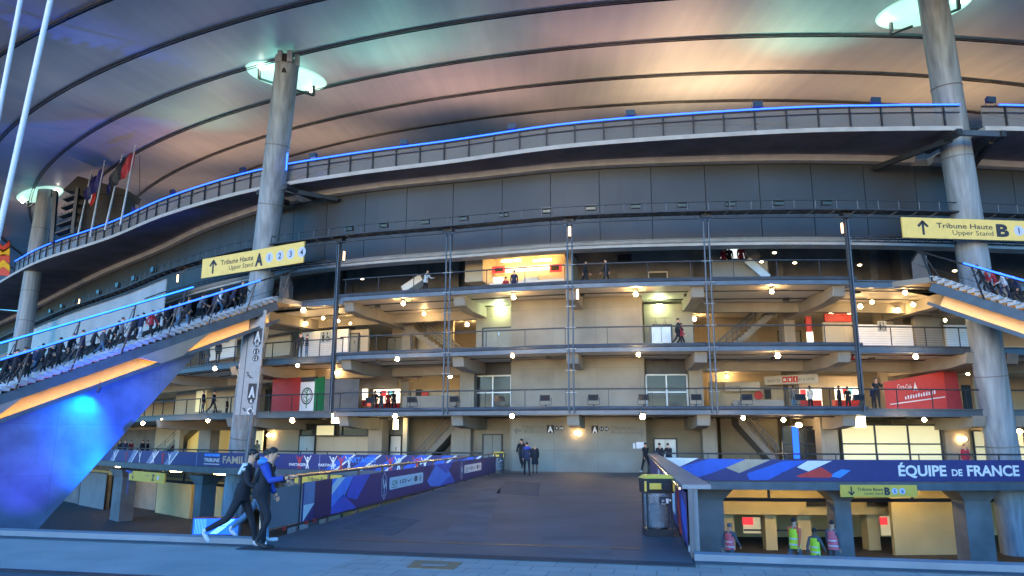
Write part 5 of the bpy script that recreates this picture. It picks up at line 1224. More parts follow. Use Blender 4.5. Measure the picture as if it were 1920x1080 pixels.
# big red panel, right food hall
A = HP(1662, 768, 5.0); B = HP(1806, 769, 3.9); A.z = B.z = Z1+.02; h = HP(1806, 696, 3.9).z-A.z
bd = Board(A, B, h); bd.n = -bd.n if bd.n.y > 0 else bd.n
T = thing('red_stall', (A+B)/2, 'big red panelled drinks stall with white cursive lettering left of the right mast', 'stall')
b = MB(); b.prism([bd.p(0, 0), bd.p(bd.w*.80, 0), bd.p(bd.w*.80, h), bd.p(0, h*.74)], -bd.n*.1, 'red'); b.build('front_panel', T); b = MB(); b.prism([bd.p(bd.w*.802, 0), bd.p(bd.w, 0), bd.p(bd.w*.97, h*.98), bd.p(bd.w*.802, h)], -bd.n*.12, 'red_dark'); b.build('side_panel', T)
b = MB(); bd.text(b, 'Coca-Cola', bd.w*.17, h*.56, h*.13, 'white', .015, width=bd.w*.19, shear=.35, bold=.01); bd.poly(b, [(bd.w*.38, h*.52), (bd.w*.41, h*.74), (bd.w*.44, h*.52), (bd.w*.42, h*.52), (bd.w*.41, h*.58), (bd.w*.40, h*.52)], 'white', .015); [bd.poly(b, [(bd.w*(.26+.035*q), h*(.30+.012*q)), (bd.w*(.28+.035*q), h*(.305+.012*q)), (bd.w*(.28+.035*q), h*(.37+.012*q+.02*(q % 3))), (bd.w*(.26+.035*q), h*(.37+.012*q+.02*(q % 2)))], 'white', .015) for q in range(12)]; stroke(bd, b, [(bd.w*.06, h*.18), (bd.w*.78, h*.36)], h*.025, 'white', .016); b.build('lettering', T)
# red + green stall left
A = HP(508, 770, 3.2); B = HP(562, 770, 3.0); A.z = B.z = Z1+.02; h = HP(535, 709, 3.1).z-A.z
T = thing('food_stall', (A+B)/2, 'red, white and green pizza stall with a round black emblem right of the totem', 'stall')
bd = Board(A, B, h); bd.n = -bd.n if bd.n.y > 0 else bd.n
b = MB(); bd.plate(b, 'red', 1.2); b.build('red_wall', T); A3 = HP(561, 770, 2.7); B3 = HP(587, 770, 2.5); A3.z = B3.z = Z1+.02; b3 = Board(A3, B3, h*.98); b3.n = -b3.n if b3.n.y > 0 else b3.n
b = MB(); b3.plate(b, 'white', .3, 0, None, 0, h*.84); b.build('emblem_board', T); b = MB(); b3.plate(b, 'sign_text', .3, 0, None, h*.86, h*.98); b.build('header', T)
b = MB(); b3.ring(b, b3.w/2, h*.45, b3.w*.42, b3.w*.07, 'sign_text'); b3.ring(b, b3.w/2, h*.45, b3.w*.30, b3.w*.03, 'sign_text'); stroke(b3, b, [(b3.w/2, h*.12), (b3.w/2, h*.66)], b3.w*.07, 'green'); 
for k in range(5): stroke(b3, b, [(b3.w/2, h*(.3+.07*k)), (b3.w*(.5+.18*(-1)**k), h*(.38+.07*k))], b3.w*.05, 'green')
b.build('emblem', T)
A4 = HP(588, 770, 2.5); B4 = HP(612, 770, 3.4); A4.z = B4.z = Z1+.02; b4 = Board(A4, B4, h); b4.n = -b4.n if b4.n.y > 0 else b4.n
b = MB(); b.prism([b4.p(0, 0), b4.p(b4.w*.9, 0), b4.p(b4.w, h*.5), b4.p(b4.w*.75, h), b4.p(0, h*.92)], -b4.n*.6, 'green'); b.build('green_wall', T)
# dark awning stall beside it
b = MB(); q1 = HP(618, 768, 2.8); b.box((q1.x+.9, q1.y, Z1+1.1), (2.3, 1.2, 2.2), 'steel_dark'); tag(b.build('vending_cart', origin=(q1.x+.9, q1.y, Z1)), 'dark closed stall between the green stall and the leftmost post', 'stall')
# paper notice on a stand before the core
q = PZ(1091, 884, .0); T = thing('notice_stand', q, 'white paper notice on a thin stand before the concrete core', 'sign')
b = MB(); b.tube([q, q+Vector((0, 0, 1.0))], .018, 'steel_light', 8); b.box(q+Vector((0, 0, .01)), (.35, .3, .02), 'steel_light'); b.build('stand', T); b = MB(); b.box(q+Vector((0, -.03, 1.18)), (.42, .02, .34), 'white'); pn = b.build('board', T)
bd = Board(q+Vector((-.21, -.045, 1.01)), q+Vector((.21, -.045, 1.01)), .34); b = MB(); stroke(bd, b, [(.12, .22), (.30, .22)], .02, 'blue'); stroke(bd, b, [(.12, .17), (.26, .17)], .02, 'sign_text'); stroke(bd, b, [(.12, .12), (.30, .12)], .02, 'blue'); b.build('print', pn)
pp('notice_board', (1193, 1211, 829, 841, 2.93, .04, 'white')); pp('switch_plate', (1187, 1191, 831, 841, 2.93, .04, 'white'))
# blue glowing advertising panel behind runners
A = PY(361, 1002, 24); B = PY(440, 1002, 24); bd = Board(A, Vector((B.x, B.y, A.z)), PY(361, 972, 24).z-A.z); bd.n = -bd.n if bd.n.y > 0 else bd.n
b = MB(); bd.plate(b, 'screen_blue', .25); o = b.build('light_panel', origin=A); tag(o, 'glowing blue light panel with white slashes below the deck behind the runners', 'panel')
b = MB(); bd.poly(b, [(bd.w*.40, bd.h*.05), (bd.w*.58, bd.h*.05), (bd.w*.80, bd.h*.5), (bd.w*.62, bd.h*.5)], 'menu_cyan'); bd.poly(b, [(bd.w*.62, bd.h*.55), (bd.w*.8, bd.h*.55), (bd.w*.98, bd.h*.95), (bd.w*.8, bd.h*.95)], 'menu_cyan')
for k in range(8): stroke(bd, b, [(bd.w*(.05+.035*k), bd.h*.05), (bd.w*(.05+.035*k), bd.h*.95)], bd.w*.006, 'menu_cyan')
b.build('slashes', o); b = MB(); bd.plate(b, 'red_dark', .26, 0, None, bd.h, bd.h*1.06); b.build('top_edge', o)

# ---------------------------------------------------------------- litter bins
def bin_(loc, label, rz):
    T = thing('litter_bin', loc, label, 'litter bin', 'litter bins on the bridge'); T.rotation_euler = (0, 0, 0); L0 = Vector(loc); w = .24
    def P(x, y, z): return L0+Matrix.Rotation(rz, 3, 'Z') @ Vector((x, y, z))
    b = MB(); b.box(P(0, 0, .07), (.54, .44, .14), 'steel_dark', rz); b.tube([P(0, 0, .12), P(0, 0, .2)], .19, 'steel_dark', 16); b.build('base', T)
    b = MB(); b.tube([P(0, 0, .20), P(0, 0, .30), P(.01, 0, .42), P(0, 0, .60), P(.02, 0, .66)], [.17, .215, .22, .18, .08], 'bin_bag', 16); b.build('waste_bag', T, True)
    b = MB(); b.tube([P(0, 0, .18), P(0, 0, .5), P(0, 0, .84)], [.235, .255, .275], 'bin_plastic', 20, False); b.build('clear_bag', T, True)
    b = MB(); b.tube([P(-.25, -.18, .1), P(-.25, -.18, .9)], .02, 'steel_dark', 6); b.tube([P(.25, -.18, .1), P(.25, -.18, .9)], .02, 'steel_dark', 6); b.tube([P(.25, .18, .1), P(.25, .18, .9)], .02, 'steel_dark', 6); b.tube([P(-.25, .18, .1), P(-.25, .18, .9)], .02, 'steel_dark', 6); b.build('frame', T)
    b = MB(); b.hexa([P(-.30, -.24, .84), P(.30, -.24, .84), P(.30, .24, .84), P(-.30, .24, .84), P(-.31, -.25, 1.13), P(.31, -.25, 1.13), P(.31, .25, 1.13), P(-.31, .25, 1.13)], 'black'); b.build('rim', T)
    b = MB(); b.hexa([P(-.315, -.255, 1.13), P(.315, -.255, 1.13), P(.315, .255, 1.13), P(-.315, .255, 1.13), P(-.24, -.17, 1.20), P(.24, -.17, 1.20), P(.24, .18, 1.20), P(-.24, .18, 1.20)], 'bin_yellow')
    b.box(P(-.29, -.245, .98), (.04, .03, .20), 'bin_yellow', rz); b.box(P(.29, -.245, .98), (.04, .03, .20), 'bin_yellow', rz); b.build('lid', T)
    b = MB(); b.box(P(-.09, -.262, .98), (.24, .02, .12), 'bin_yellow', rz); b.build('flap', T); b = MB(); b.box(P(.14, -.262, .97), (.18, .018, .14), 'steel_dark', rz); b.build('opening', T)
    b = MB(); b.box(P(.10, -.30, .70), (.26, .012, .16), 'sign_text', rz); lb = b.build('label', T)
    bd = Board(P(-.03, -.308, .62), P(.23, -.308, .62), .16); bd.n = -bd.n if bd.n.y > 0 else bd.n
    b = MB(); bd.ring(b, .07, .08, .035, .014, 'white', .002, 3); bd.poly(b, [(.14, .03), (.18, .03), (.19, .12), (.13, .12)], 'white', .002); bd.disc(b, .22, .09, .02, 'white', .002, 8); stroke(bd, b, [(.03, .02), (.12, .02)], .01, 'white', .002); b.build('print', lb)
    return T
bin_(PZ(1234, 1004, .006), 'big near litter bin with yellow lid and bagged rubbish by the right parapet', math.radians(4))
bin_(PZ(936, 887, .006), 'far litter bin with yellow lid at the end of the left bridge fence', math.radians(-8))

# ---------------------------------------------------------------- flags, poles, far structure
def flagpole(xb, yb, xt, yt, label, cols, y0, y1, lean):
    s, z = hit(xb, yb, -2.6); base = fac(s, -2.7, z); top = PY(xt, yt, base.y+.2)
    T = thing('flagpole', base, label, 'flagpole', 'flagpoles on the rim')
    b = MB(); b.tube([base, top], [.09, .045], 'steel_light', 10); b.ell(top, .09, 'steel_light', 8, 6); b.build('pole', T, True)
    # drooping flag: sheet hung from the upper part with folds
    b = MB(); nx, ny = 10, 8; a = top.lerp(base, .06); c = top.lerp(base, .50)
    W_ = abs(lean)*1.0; sg = 1 if lean > 0 else -1; Lc = (c-a).length
    vs = []
    for i in range(nx+1):
        for j in range(ny+1):
            u = i/nx; v = j/ny; p = a.lerp(c, v*.62+u*.30); vs.append(p+Vector((sg*W_*u*(.55+.25*math.sin(v*3)), .16*math.sin(u*14+v*3)+.1, -u*.5)))
    fs = [(i*(ny+1)+j, (i+1)*(ny+1)+j, (i+1)*(ny+1)+j+1, i*(ny+1)+j+1) for i in range(nx) for j in range(ny)]
    n0 = len(vs)
    for mt_i, mt in enumerate(cols):
        sel = [f for k, f in enumerate(fs) if int((k//ny)/nx*len(cols)) == mt_i]
        b.add(vs, sel, mt)
    vs2 = [v+Vector((0, .02, 0)) for v in vs]; b.add(vs2, fs, cols[0]); b.build('flag', T, True)
flagpole(145, 456, 172, 318, 'flagpole with a drooping black, white and red flag, leftmost on the rim', ['black', 'white', 'red'], 0, 0, 1.0)
flagpole(171, 445, 196, 302, 'flagpole with a hanging dark blue flag, second from the left', ['navy', 'navy_dark'], 0, 0, -1.8)
flagpole(199, 432, 229, 290, 'flagpole with a furled dark flag, third from the left', ['black', 'navy_dark'], 0, 0, -1.0)
flagpole(228, 422, 254, 272, 'flagpole with a black and red flag blown left, rightmost on the rim', ['red_dark', 'black'], 0, 0, -2.3)
p = HP(261, 395, -1.8); b = MB(); b.tube([p, PY(262, 292, p.y+.5)], .03, 'steel_dark', 6); tag(b.build('stay_rod', origin=p), 'thin dark rod standing on the rim right of the flags', 'rod')
for i, (x0, y0, x1, y1, Y, t_) in enumerate(((-25, 330, 50, -60, 19, 'leftmost, cut by the frame'), (-10, 470, 108, -60, 18, 'right of the pair'))):
    a, c = PY(x0, y0, Y), PY(x1, y1, Y); d = (a-c).normalized(); g = a+d*((a.z+4)/(-d.z)) if d.z < -.1 else a
    b = MB(); b.tube([g, c], .07 if i else .065, 'white', 14); tag(b.build('tall_pole', origin=g), 'tall leaning white pole at the left of the frame, '+t_, 'pole')
# far truss tower with open stairs behind the rim
T = thing('stair_tower', PY(170, 430, 69), 'dark open stair tower with a wide top deck behind the flags', 'tower')
Y_ = 71.
b = MB()
b.prism([PY(118, 356, Y_), PY(146, 330, Y_), PY(238, 356, Y_), PY(232, 366, Y_), PY(190, 364, Y_)], (0, 3, 0), 'tower_dark'); b.build('top_deck', T)
b = MB(); b.prism([PY(146, 352, Y_+.2), PY(236, 358, Y_+.2), PY(234, 384, Y_+.2), PY(230, 405, Y_+.2), PY(135, 440, Y_+.2)], (0, 2, 0), 'tower_dark'); b.build('stair_core', T)
for k in range(5):
    b = MB(); y = 366+k*16; x = 128-k*4; b.bar(PY(x-6, y+10, Y_-.4), PY(x+22, y, Y_-.4), .9, .12, 'steel_dark'); 
    for j in range(5): b.tube([PY(x-4+6*j, y+9-2*j, Y_-.6), PY(x-3+6*j, y+1-2*j, Y_-.6)], .03, 'steel', 5)
    b.build('stair_flight', T)
b = MB(); b.bar(PY(105, 358, Y_-.8), PY(98, 455, Y_-.8), .35, .35, 'steel_dark'); b.build('leg', T); b = MB(); b.bar(PY(146, 352, Y_-.8), PY(136, 438, Y_-.8), .3, .3, 'steel_dark'); b.build('leg', T)
# red and yellow cloth far left on the rim
p = HP(8, 480, -1.9)
T = thing('draped_flag', p, 'crumpled red and yellow flag at the left edge of the frame', 'flag')
for k, (y, mt) in enumerate(((456, 'red'), (466, 'hivis_yellow2'), (478, 'red'), (492, 'hivis_yellow2'), (504, 'red'))):
    if mt not in M: mat(mt, (.75, .50, .03), .7, var=.1, scale=2)
    b = MB(); pts = [PY(x, y+6*math.sin(x*.25+k), p.y) for x in (-30, -18, -6, 6, 18)]; q = [PY(x, y+13+5*math.sin(x*.25+k+.6), p.y) for x in (18, 6, -6, -18, -30)]
    b.prism(pts+q, (0, .12, 0), mt); b.build('cloth_stripe', T)
# glowing blue strip stands in for a light reflection by the window
pp('blue_reflection_strip', (1487, 1498, 800, 860, 3.2, .05, 'screen_blue'))
# ---------------------------------------------------------------- people
def bake_skin(verts, edges, radii, sub=2):
    me = bpy.data.meshes.new('tmp'); me.from_pydata(verts, edges, []); ob = bpy.data.objects.new('tmp', me); COL.objects.link(ob)
    m = ob.modifiers.new('skin', 'SKIN'); m.use_smooth_shade = True
    for i, r in enumerate(radii):
        sv = me.skin_vertices[0].data[i]; sv.radius = r if isinstance(r, tuple) else (r, r); sv.use_root = (i == 0)
    s_ = ob.modifiers.new('sub', 'SUBSURF'); s_.levels = sub; s_.render_levels = sub
    dg = bpy.context.evaluated_depsgraph_get(); out = bpy.data.meshes.new_from_object(ob.evaluated_get(dg))
    V = [v.co.copy() for v in out.vertices]; Fc = [tuple(p.vertices) for p in out.polygons]
    bpy.data.objects.remove(ob); bpy.data.meshes.remove(me); bpy.data.meshes.remove(out); return V, Fc
def rx(v, a):   # rotate about x: positive swings +y (forward) for a hanging limb
    a = math.radians(a); return Vector((v.x, v.y*math.cos(a)-v.z*math.sin(a), v.y*math.sin(a)+v.z*math.cos(a)))
POSES = {  # lean, thighL, kneeL, thighR, kneeR, shoulderL, elbowL, shoulderR, elbowR, spread
    'stand': (0, 3, 2, -3, 2, 4, 12, -2, 14, 4), 'lean': (14, 4, 2, -6, 3, 35, 55, 30, 60, 4), 'walk': (3, 24, 8, -20, 22, -22, 14, 24, 20, 3), 'walk2': (4, -22, 30, 22, 6, 22, 25, -24, 12, 3),
    'climb': (14, 42, 55, -14, 14, -24, 30, 26, 40, 3), 'climb2': (16, -16, 18, 36, 48, 24, 45, -20, 25, 4), 'run1': (12, 24, 10, -26, 36, -20, 40, 16, 50, 3), 'run2': (10, -30, 18, 22, 10, 30, 50, -20, 30, 3),
    'run3': (14, 6, 4, 30, 54, -10, 40, 34, 66, 3), 'phone': (4, 4, 3, -3, 2, 40, 110, 38, 112, 5)}
_pc = {}
def body_mesh(pose, female=False):
    key = (pose, female)
    if key in _pc: return _pc[key]
    le, tl, kl, tr, kr, sl_, el, sr_, er, spd = POSES[pose]
    P = [Vector((0, 0, 0))]; E_ = []; R = [(.150, .105)]; seg = ['leg']
    def add(p, par, r, sg): P.append(Vector(p)); E_.append((par, len(P)-1)); R.append(r); seg.append(sg); return len(P)-1
    L = lambda v: rx(Vector(v), -le)
    waist = add(L((0, 0, .14)), 0, (.135, .095), 'top'); chest = add(L((0, .01, .33)), waist, (.165, .112), 'top'); upper = add(L((0, 0, .47)), chest, (.14, .09), 'top')
    neck = add(L((0, .0, .545)), upper, .052, 'skin'); h1 = add(L((0, .015, .62)), neck, (.066, .078), 'skin'); h2 = add(L((0, .02, .70)), h1, (.076, .092), 'skin'); h3 = add(L((0, .005, .765)), h2, (.058, .07), 'skin')
    hands = []
    for sg, sh, elb in ((-1, sl_, el), (1, sr_, er)):
        s0 = add(L((sg*.175, 0, .455)), upper, .068, 'arm'); base = P[s0]
        a = rx(Vector((sg*.05, 0, -.27)), sh); e0 = add(base+a, s0, .047, 'arm'); f = rx(Vector((-sg*.01, 0, -.24)), sh+elb); w0 = add(P[e0]+f, e0, .032, 'arm')
        hd = f.normalized(); pm_ = add(P[w0]+hd*.06, w0, (.036, .02), 'hand'); hands.append((P[pm_].copy(), hd, sg))
    feet = []
    for sg, th, kn_ in ((-1, tl, kl), (1, tr, kr)):
        hp = add((sg*.095, 0, -.04), 0, (.098, .098), 'leg'); k0 = P[hp]+rx(Vector((sg*.01, 0, -.42)), th); kk = add(k0, hp, .066, 'leg'); a0 = P[kk]+rx(Vector((0, 0, -.40)), th-kn_); an = add(a0, kk, .046, 'leg')
        fa = max(-50, min(20, (th-kn_)*.8)); hl = add(P[an]+rx(Vector((0, -.02, -.06)), fa), an, .040, 'shoe'); bl = add(P[an]+rx(Vector((0, .13, -.075)), fa), hl, (.042, .032), 'shoe'); to = add(P[an]+rx(Vector((0, .20, -.08)), fa), bl, (.032, .022), 'shoe'); feet += [P[hl], P[to]]
    zmin = min(p.z for p in feet)-.035
    V, Fc = bake_skin([tuple(p) for p in P], E_, R)
    # classify faces by nearest bone
    bones = [(P[a], P[b_], seg[b_]) for a, b_ in E_]; FM = []
    for f in Fc:
        c = sum((V[i] for i in f), Vector())/len(f); best = None
        for a, b_, sg in bones:
            ab = b_-a; t = max(0, min(1, (c-a).dot(ab)/ab.length_squared)); d = (c-(a+ab*t)).length
            if best is None or d < best[0]: best = (d, sg, t, a, b_)
        sg = best[1]
        if sg == 'skin' and (c-P[neck]).length < .055 and c.z < P[neck].z: sg = 'top'
        FM.append(sg)
    H = dict(head=P[h2].copy(), up=(P[h3]-P[h1]).normalized(), hands=hands, zmin=zmin, chest=P[chest].copy(), waist=P[waist].copy(), upper=P[upper].copy(), lean=le)
    _pc[key] = (V, Fc, FM, H); return _pc[key]
def person(loc, heading, h, pose, cols, label, group=None, extra=None, detail=False, female=False):
    """cols: top, legs, shoe, skin, hair"""
    V, Fc, FM, H = body_mesh(pose, female); k = h/1.78; top, leg, shoe, sk, hair = cols
    mm = {'top': top, 'arm': top, 'leg': leg, 'shoe': shoe, 'skin': sk, 'hand': sk}
    Rz = Matrix.Rotation(heading, 3, 'Z'); loc = Vector(loc)
    def w(p): return loc+Rz @ ((p-Vector((0, 0, H['zmin'])))*k)
    b = MB(); idx = {}
    b.v = [w(v) for v in V]
    for f, g in zip(Fc, FM): b.f.append(list(f)); b.m.append(b.mi(mm[g]))
    for hp_, hd, sg in H['hands']:
        side = hd.cross(Vector((1, 0, 0))).normalized(); n_ = Vector((1, 0, 0))*sg
        for q in range(4):
            o = side*(.027-.018*q); L = (.072, .082, .076, .058)[q]; a = hp_+hd*.015+o; m_ = a+hd*L*.55+n_*-.008; c = a+hd*L*.95+n_*-.030
            b.tube([w(a), w(m_), w(c)], [.0095*k, .0088*k, .007*k], sk, 6)
        a = hp_-hd*.025+side*.032; b.tube([w(a), w(a+side*.028+hd*.02), w(a+side*.030+hd*.052-n_*.012)], [.011*k, .010*k, .008*k], sk, 6)
    hd = H['head']; up = H['up']; fw = Vector((0, 1, 0)); fw = (fw-up*fw.dot(up)).normalized(); rt = fw.cross(up)
    hm = lambda x, y, z: w(hd+rt*x+fw*y+up*z)
    b.ell(hm(0, .092, -.025), .016*k, sk, 6, 5); b.ell(hm(-.078, -.005, -.01), (.012*k, .02*k, .03*k), sk, 6, 5); b.ell(hm(.078, -.005, -.01), (.012*k, .02*k, .03*k), sk, 6, 5)
    for x in (-.03, .03): b.ell(hm(x, .080, .005), .011*k, 'black', 6, 4)
    b.ell(hm(0, .083, -.055), (.022*k, .008*k, .006*k), 'cloth_red', 6, 4)
    o = b.build('person', origin=loc, smooth=True); tag(o, label, 'person', group)
    if hair:
        b = MB(); M4 = Rz @ Matrix((rt, fw, up)).transposed(); n0 = len(b.v)
        b.ell(hm(0, -.022, .034), (.080*k, .088*k, .078*k), hair, 14, 9, M4)
        if female: b.ell(hm(0, -.06, -.05), (.075*k, .05*k, .12*k), hair, 10, 7, M4)
        hb = b.build('hair', o, True)
    def shell(name, mt, z0, z1, r, sc=1.0, flare=0., front=None):
        b = MB(); n = 16; rows = 5; vs = []
        for i in range(rows+1):
            t = i/rows; z = z0+(z1-z0)*t; sag = 1+flare*(1-t)
            for q in range(n):
                a = 2*math.pi*q/n; vs.append(w(rx(Vector((r[0]*sag*math.cos(a), r[1]*sag*math.sin(a)+.005, z)), -H['lean']*(1 if z > 0 else .2))))
        b.add(vs, [(i*n+q, i*n+(q+1) % n, (i+1)*n+(q+1) % n, (i+1)*n+q) for i in range(rows) for q in range(n)], mt)
        return b.build(name, o, True)
    if extra == 'coat': shell('coat', top, -.42, .44, (.175, .13), flare=.18)
    if extra == 'jacket': shell('jacket_hem', top, -.10, .16, (.165, .125), flare=.12)
    if isinstance(extra, str) and extra.startswith('vest:'):
        mt = extra[5:]; shell('safety_vest', mt, -.10, .47, (.168, .128), flare=.05); shell('reflective_band', 'white', .16, .20, (.172, .132)); shell('reflective_band', 'white', .0, .04, (.178, .138))
    return o, w, H, Rz, k
def on_left_stair(px, off):
    lo, hi = 0., TL1
    for _ in range(30):
        m = (lo+hi)/2; p = sp_(m, off, 0); d = ray(960, 540)
        # compare horizontal pixel
        q = p-Vector((0, 0, EYE)); dep = q.y*math.cos(PITCH)+q.z*math.sin(PITCH); X = 960+F*q.x/dep
        if X > px: lo = m
        else: hi = m
    return sp_(lo, off, .0)
def on_right_stair(px, off):
    lo, hi = 0., TR1
    for _ in range(30):
        m = (lo+hi)/2; q = rs_(m, off, 0)-Vector((0, 0, EYE)); dep = q.y*math.cos(PITCH)+q.z*math.sin(PITCH)
        if 960+F*q.x/dep < px: lo = m
        else: hi = m
    return rs_(lo, off, 0)
BLK = ('cloth_black', 'cloth_black', 'black', 'skin', 'hair'); NV = ('cloth_navy', 'cloth_black', 'black', 'skin', 'hair'); GR = ('cloth_grey', 'cloth_jeans', 'black', 'skin', 'hair'); NJ = ('cloth_navy', 'cloth_jeans', 'cloth_white', 'skin', 'hair')
E_ = -math.pi/2    # facing +X
# three hurrying young men in front
p = PZ(446, 1026, 0)
o, w, H, Rz, k = person((p.x, p.y, 0), E_+.05, 1.80, 'run1', ('cloth_black', 'cloth_black', 'cloth_white', 'skin', 'hair'), 'hurrying man in black tracksuit with white shoulder stripe and white shoes, at the back', 'men hurrying past the bridge', 'jacket')
b = MB(); 
for sg in (-1, 1):
    b.bar(w(rx(Vector((sg*.150, -.03, .535)), -12)), w(rx(Vector((sg*.235, -.02, .42)), -12)), .06, .03, 'cloth_white')
b.bar(w(rx(Vector((.10, -.075, .52)), -12)), w(rx(Vector((.20, -.085, .34)), -12)), .05, .03, 'cloth_white'); b.build('shoulder_stripe', o)
b = MB(); hd = H['head']; b.ell(w(hd+Vector((0, .062, -.055))), (.05, .055, .045), 'hair', 10, 7); b.build('beard', o, True)
p = PZ(456, 1022, 0); p = p+Vector((.05, .55, 0))
o, w, H, Rz, k = person((p.x, p.y, 0), E_, 1.76, 'run2', ('cloth_black', 'cloth_jeans', 'cloth_white', 'skin', 'hair'), 'hurrying man in blue jeans and black jacket with light blue hood, between the other two', 'men hurrying past the bridge', 'jacket')
b = MB(); b.ell(w(H['upper']+Vector((0, -.03, .10))), (.12, .12, .09), 'sky_blue', 12, 8); b.build('hood', o, True)
p = PZ(482, 1031, 0)
o, w, H, Rz, k = person((p.x, p.y, 0), E_-.05, 1.78, 'run3', ('cloth_black', 'cloth_black', 'black', 'skin', 'hair'), 'hurrying man in black gilet with blue sleeves holding a phone, in front', 'men hurrying past the bridge', 'jacket')
# blue sleeves
b = MB()
for sg, sh, elb in ((-1, -10, 40), (1, 34, 66)):
    base = rx(Vector((sg*.18, 0, .455)), -12); a = rx(Vector((sg*.05, 0, -.27)), sh); f = rx(Vector((-sg*.01, 0, -.24)), sh+elb)
    b.tube([w(base+Vector((0, 0, .03))), w(base+a*.5), w(base+a), w(base+a+f*.55), w(base+a+f*.95)], [.082, .070, .060, .052, .044], 'cloth_blue', 12)
b.build('sleeves', o, True)
hp_, hd_, sg_ = H['hands'][1]
ph = thing('phone', w(hp_+hd_*.08), 'phone in the hand of the front hurrying man', 'phone')
b = MB(); c = w(hp_+hd_*.09); b.box(c, (.15, .075, .01), 'black'); b.build('case', ph); b = MB(); b.box(c+Vector((0, 0, .008)), (.135, .065, .004), 'white'); b.build('display', ph)
b = MB(); sb = w(rx(Vector((0, -.15, .30)), -12)); 
# satchel strap pack of the middle man
# people at the end of the bridge
q = PZ(988, 893, 0); o, w, H, Rz, k = person(q, .05, 1.80, 'walk', NV, 'man in dark jacket with blue shoulders walking away at the end of the bridge', 'people at the end of the bridge', 'jacket')
b = MB(); b.ell(w(H['upper']+Vector((0, -.02, .02))), (.21, .12, .10), 'cloth_blue', 12, 8); b.build('shoulder_yoke', o, True)
q = PZ(1003, 889, 0); person(q, .0, 1.68, 'stand', ('cloth_black', 'skin_dark', 'black', 'skin', 'hair_blonde'), 'fair haired woman in a long black coat walking away on the bridge', 'people at the end of the bridge', 'coat', female=True)
q = PZ(978, 884, 0); person(q+Vector((0, .2, .15)), .25, 1.88, 'walk2', BLK, 'tall person in black half hidden left of the man with blue shoulders', 'people at the end of the bridge', 'jacket')
q = PZ(1212, 887, 0); person(q, .5, 1.80, 'walk', ('cloth_black', 'cloth_black', 'cloth_white', 'skin', 'hair'), 'man in black with white shoes at the far end of the right parapet', 'people at the end of the bridge', 'jacket')
for px, py, t, ps in ((1238, 884, 'person in dark cap behind the deck railing right of the bridge, on the left', 'stand'), (1256, 884, 'bulky person in black behind the deck railing right of the bridge', 'lean')):
    s, z = hit(px, py, .9); person(fac(s, .9, 0), .2, 1.74, ps, BLK, t, 'people behind the right deck railing', 'jacket')
# balcony people: px, feet level z, set-back, pose, colours, label
def bal(px, zf, d, hd, h, pose, cols, label, grp=None, extra='jacket'):
    py = 700
    for _ in range(6):
        s, _z = hit(px, py, d); p = fac(s, d, zf); q = p-Vector((0, 0, EYE)); dep = q.y*math.cos(PITCH)+q.z*math.sin(PITCH); py = 540-F*(q.z*math.cos(PITCH)-q.y*math.sin(PITCH))/dep
    return person(p, hd, h, pose, cols, label, grp, extra)
PI = math.pi
bal(1646, Z1, 1.3, PI, 1.80, 'phone', BLK, 'man in black facing out over the first gallery railing left of the red stall')
bal(1272, Z2, 1.2, E_, 1.76, 'walk', ('cloth_black', 'cloth_black', 'black', 'skin', 'hair'), 'person in black walking on the second gallery beside the lift')
bal(1278, Z2, 1.9, E_, 1.60, 'walk2', ('cloth_red', 'cloth_black', 'black', 'skin', 'hair'), 'person in red behind the walker in black beside the lift')
bal(375, Z2, 1.1, PI, 1.74, 'lean', BLK, 'person in black leaning on the second gallery rail, leftmost by the fin tip', 'people on the second gallery left')
bal(388, Z2, 1.7, E_, 1.70, 'stand', GR, 'person in grey between two dark figures on the second gallery left', 'people on the second gallery left')
bal(407, Z2, 1.1, 0, 1.82, 'stand', BLK, 'broad person in black standing left of the totem on the second gallery', 'people on the second gallery left')
bal(561, Z2, 1.1, .3, 1.74, 'stand', BLK, 'taller of two people before the white toilet cabin', 'two people before the white cabin')
bal(574, Z2, 1.2, PI/2, 1.60, 'stand', ('cloth_navy', 'cloth_jeans', 'cloth_white', 'skin', 'hair'), 'shorter of two people before the white toilet cabin', 'two people before the white cabin')
bal(379, Z1, 1.3, E_, 1.76, 'stand', ('cloth_navy', 'cloth_grey', 'black', 'skin', 'hair'), 'person in navy at the first gallery rail left of the totem', 'people on the first gallery left')
bal(398, Z1, 1.5, E_, 1.76, 'walk', BLK, 'person in black walking on the first gallery left of the totem', 'people on the first gallery left')
bal(424, Z1, 4.5, E_, 1.40, 'stand', BLK, 'small dark person sitting low near the lit shop left of the totem', 'people on the first gallery left')
for i, (px, hh, c) in enumerate(((652, 1.7, BLK), (664, 1.65, GR), (674, 1.72, BLK), (702, 1.75, BLK), (714, 1.62, ('cloth_grey', 'cloth_jeans', 'black', 'skin_dark', 'hair')), (727, 1.7, ('cloth_red', 'cloth_black', 'black', 'skin', 'hair')), (738, 1.74, BLK))):
    bal(px, Z1, 7.4+.2*(i % 3), 0 if i % 2 else .6, hh, 'stand' if i % 2 else 'lean', c, '%s customer from the left in the queue at the bright left food shop' % ordn[i], 'customers at the left food shop')
for i, (px, hh, c) in enumerate(((1490, 1.7, GR), (1521, 1.7, ('cloth_white', 'cloth_black', 'black', 'skin', 'hair')), (1576, 1.72, BLK), (1592, 1.66, BLK), (1640, 1.5, NV))):
    bal(px, Z1, 6.6 if i < 4 else 2.5, .4*(i % 3), hh, 'stand', c, '%s customer from the left at the bright right food shops' % ordn[i], 'customers at the right food shops')
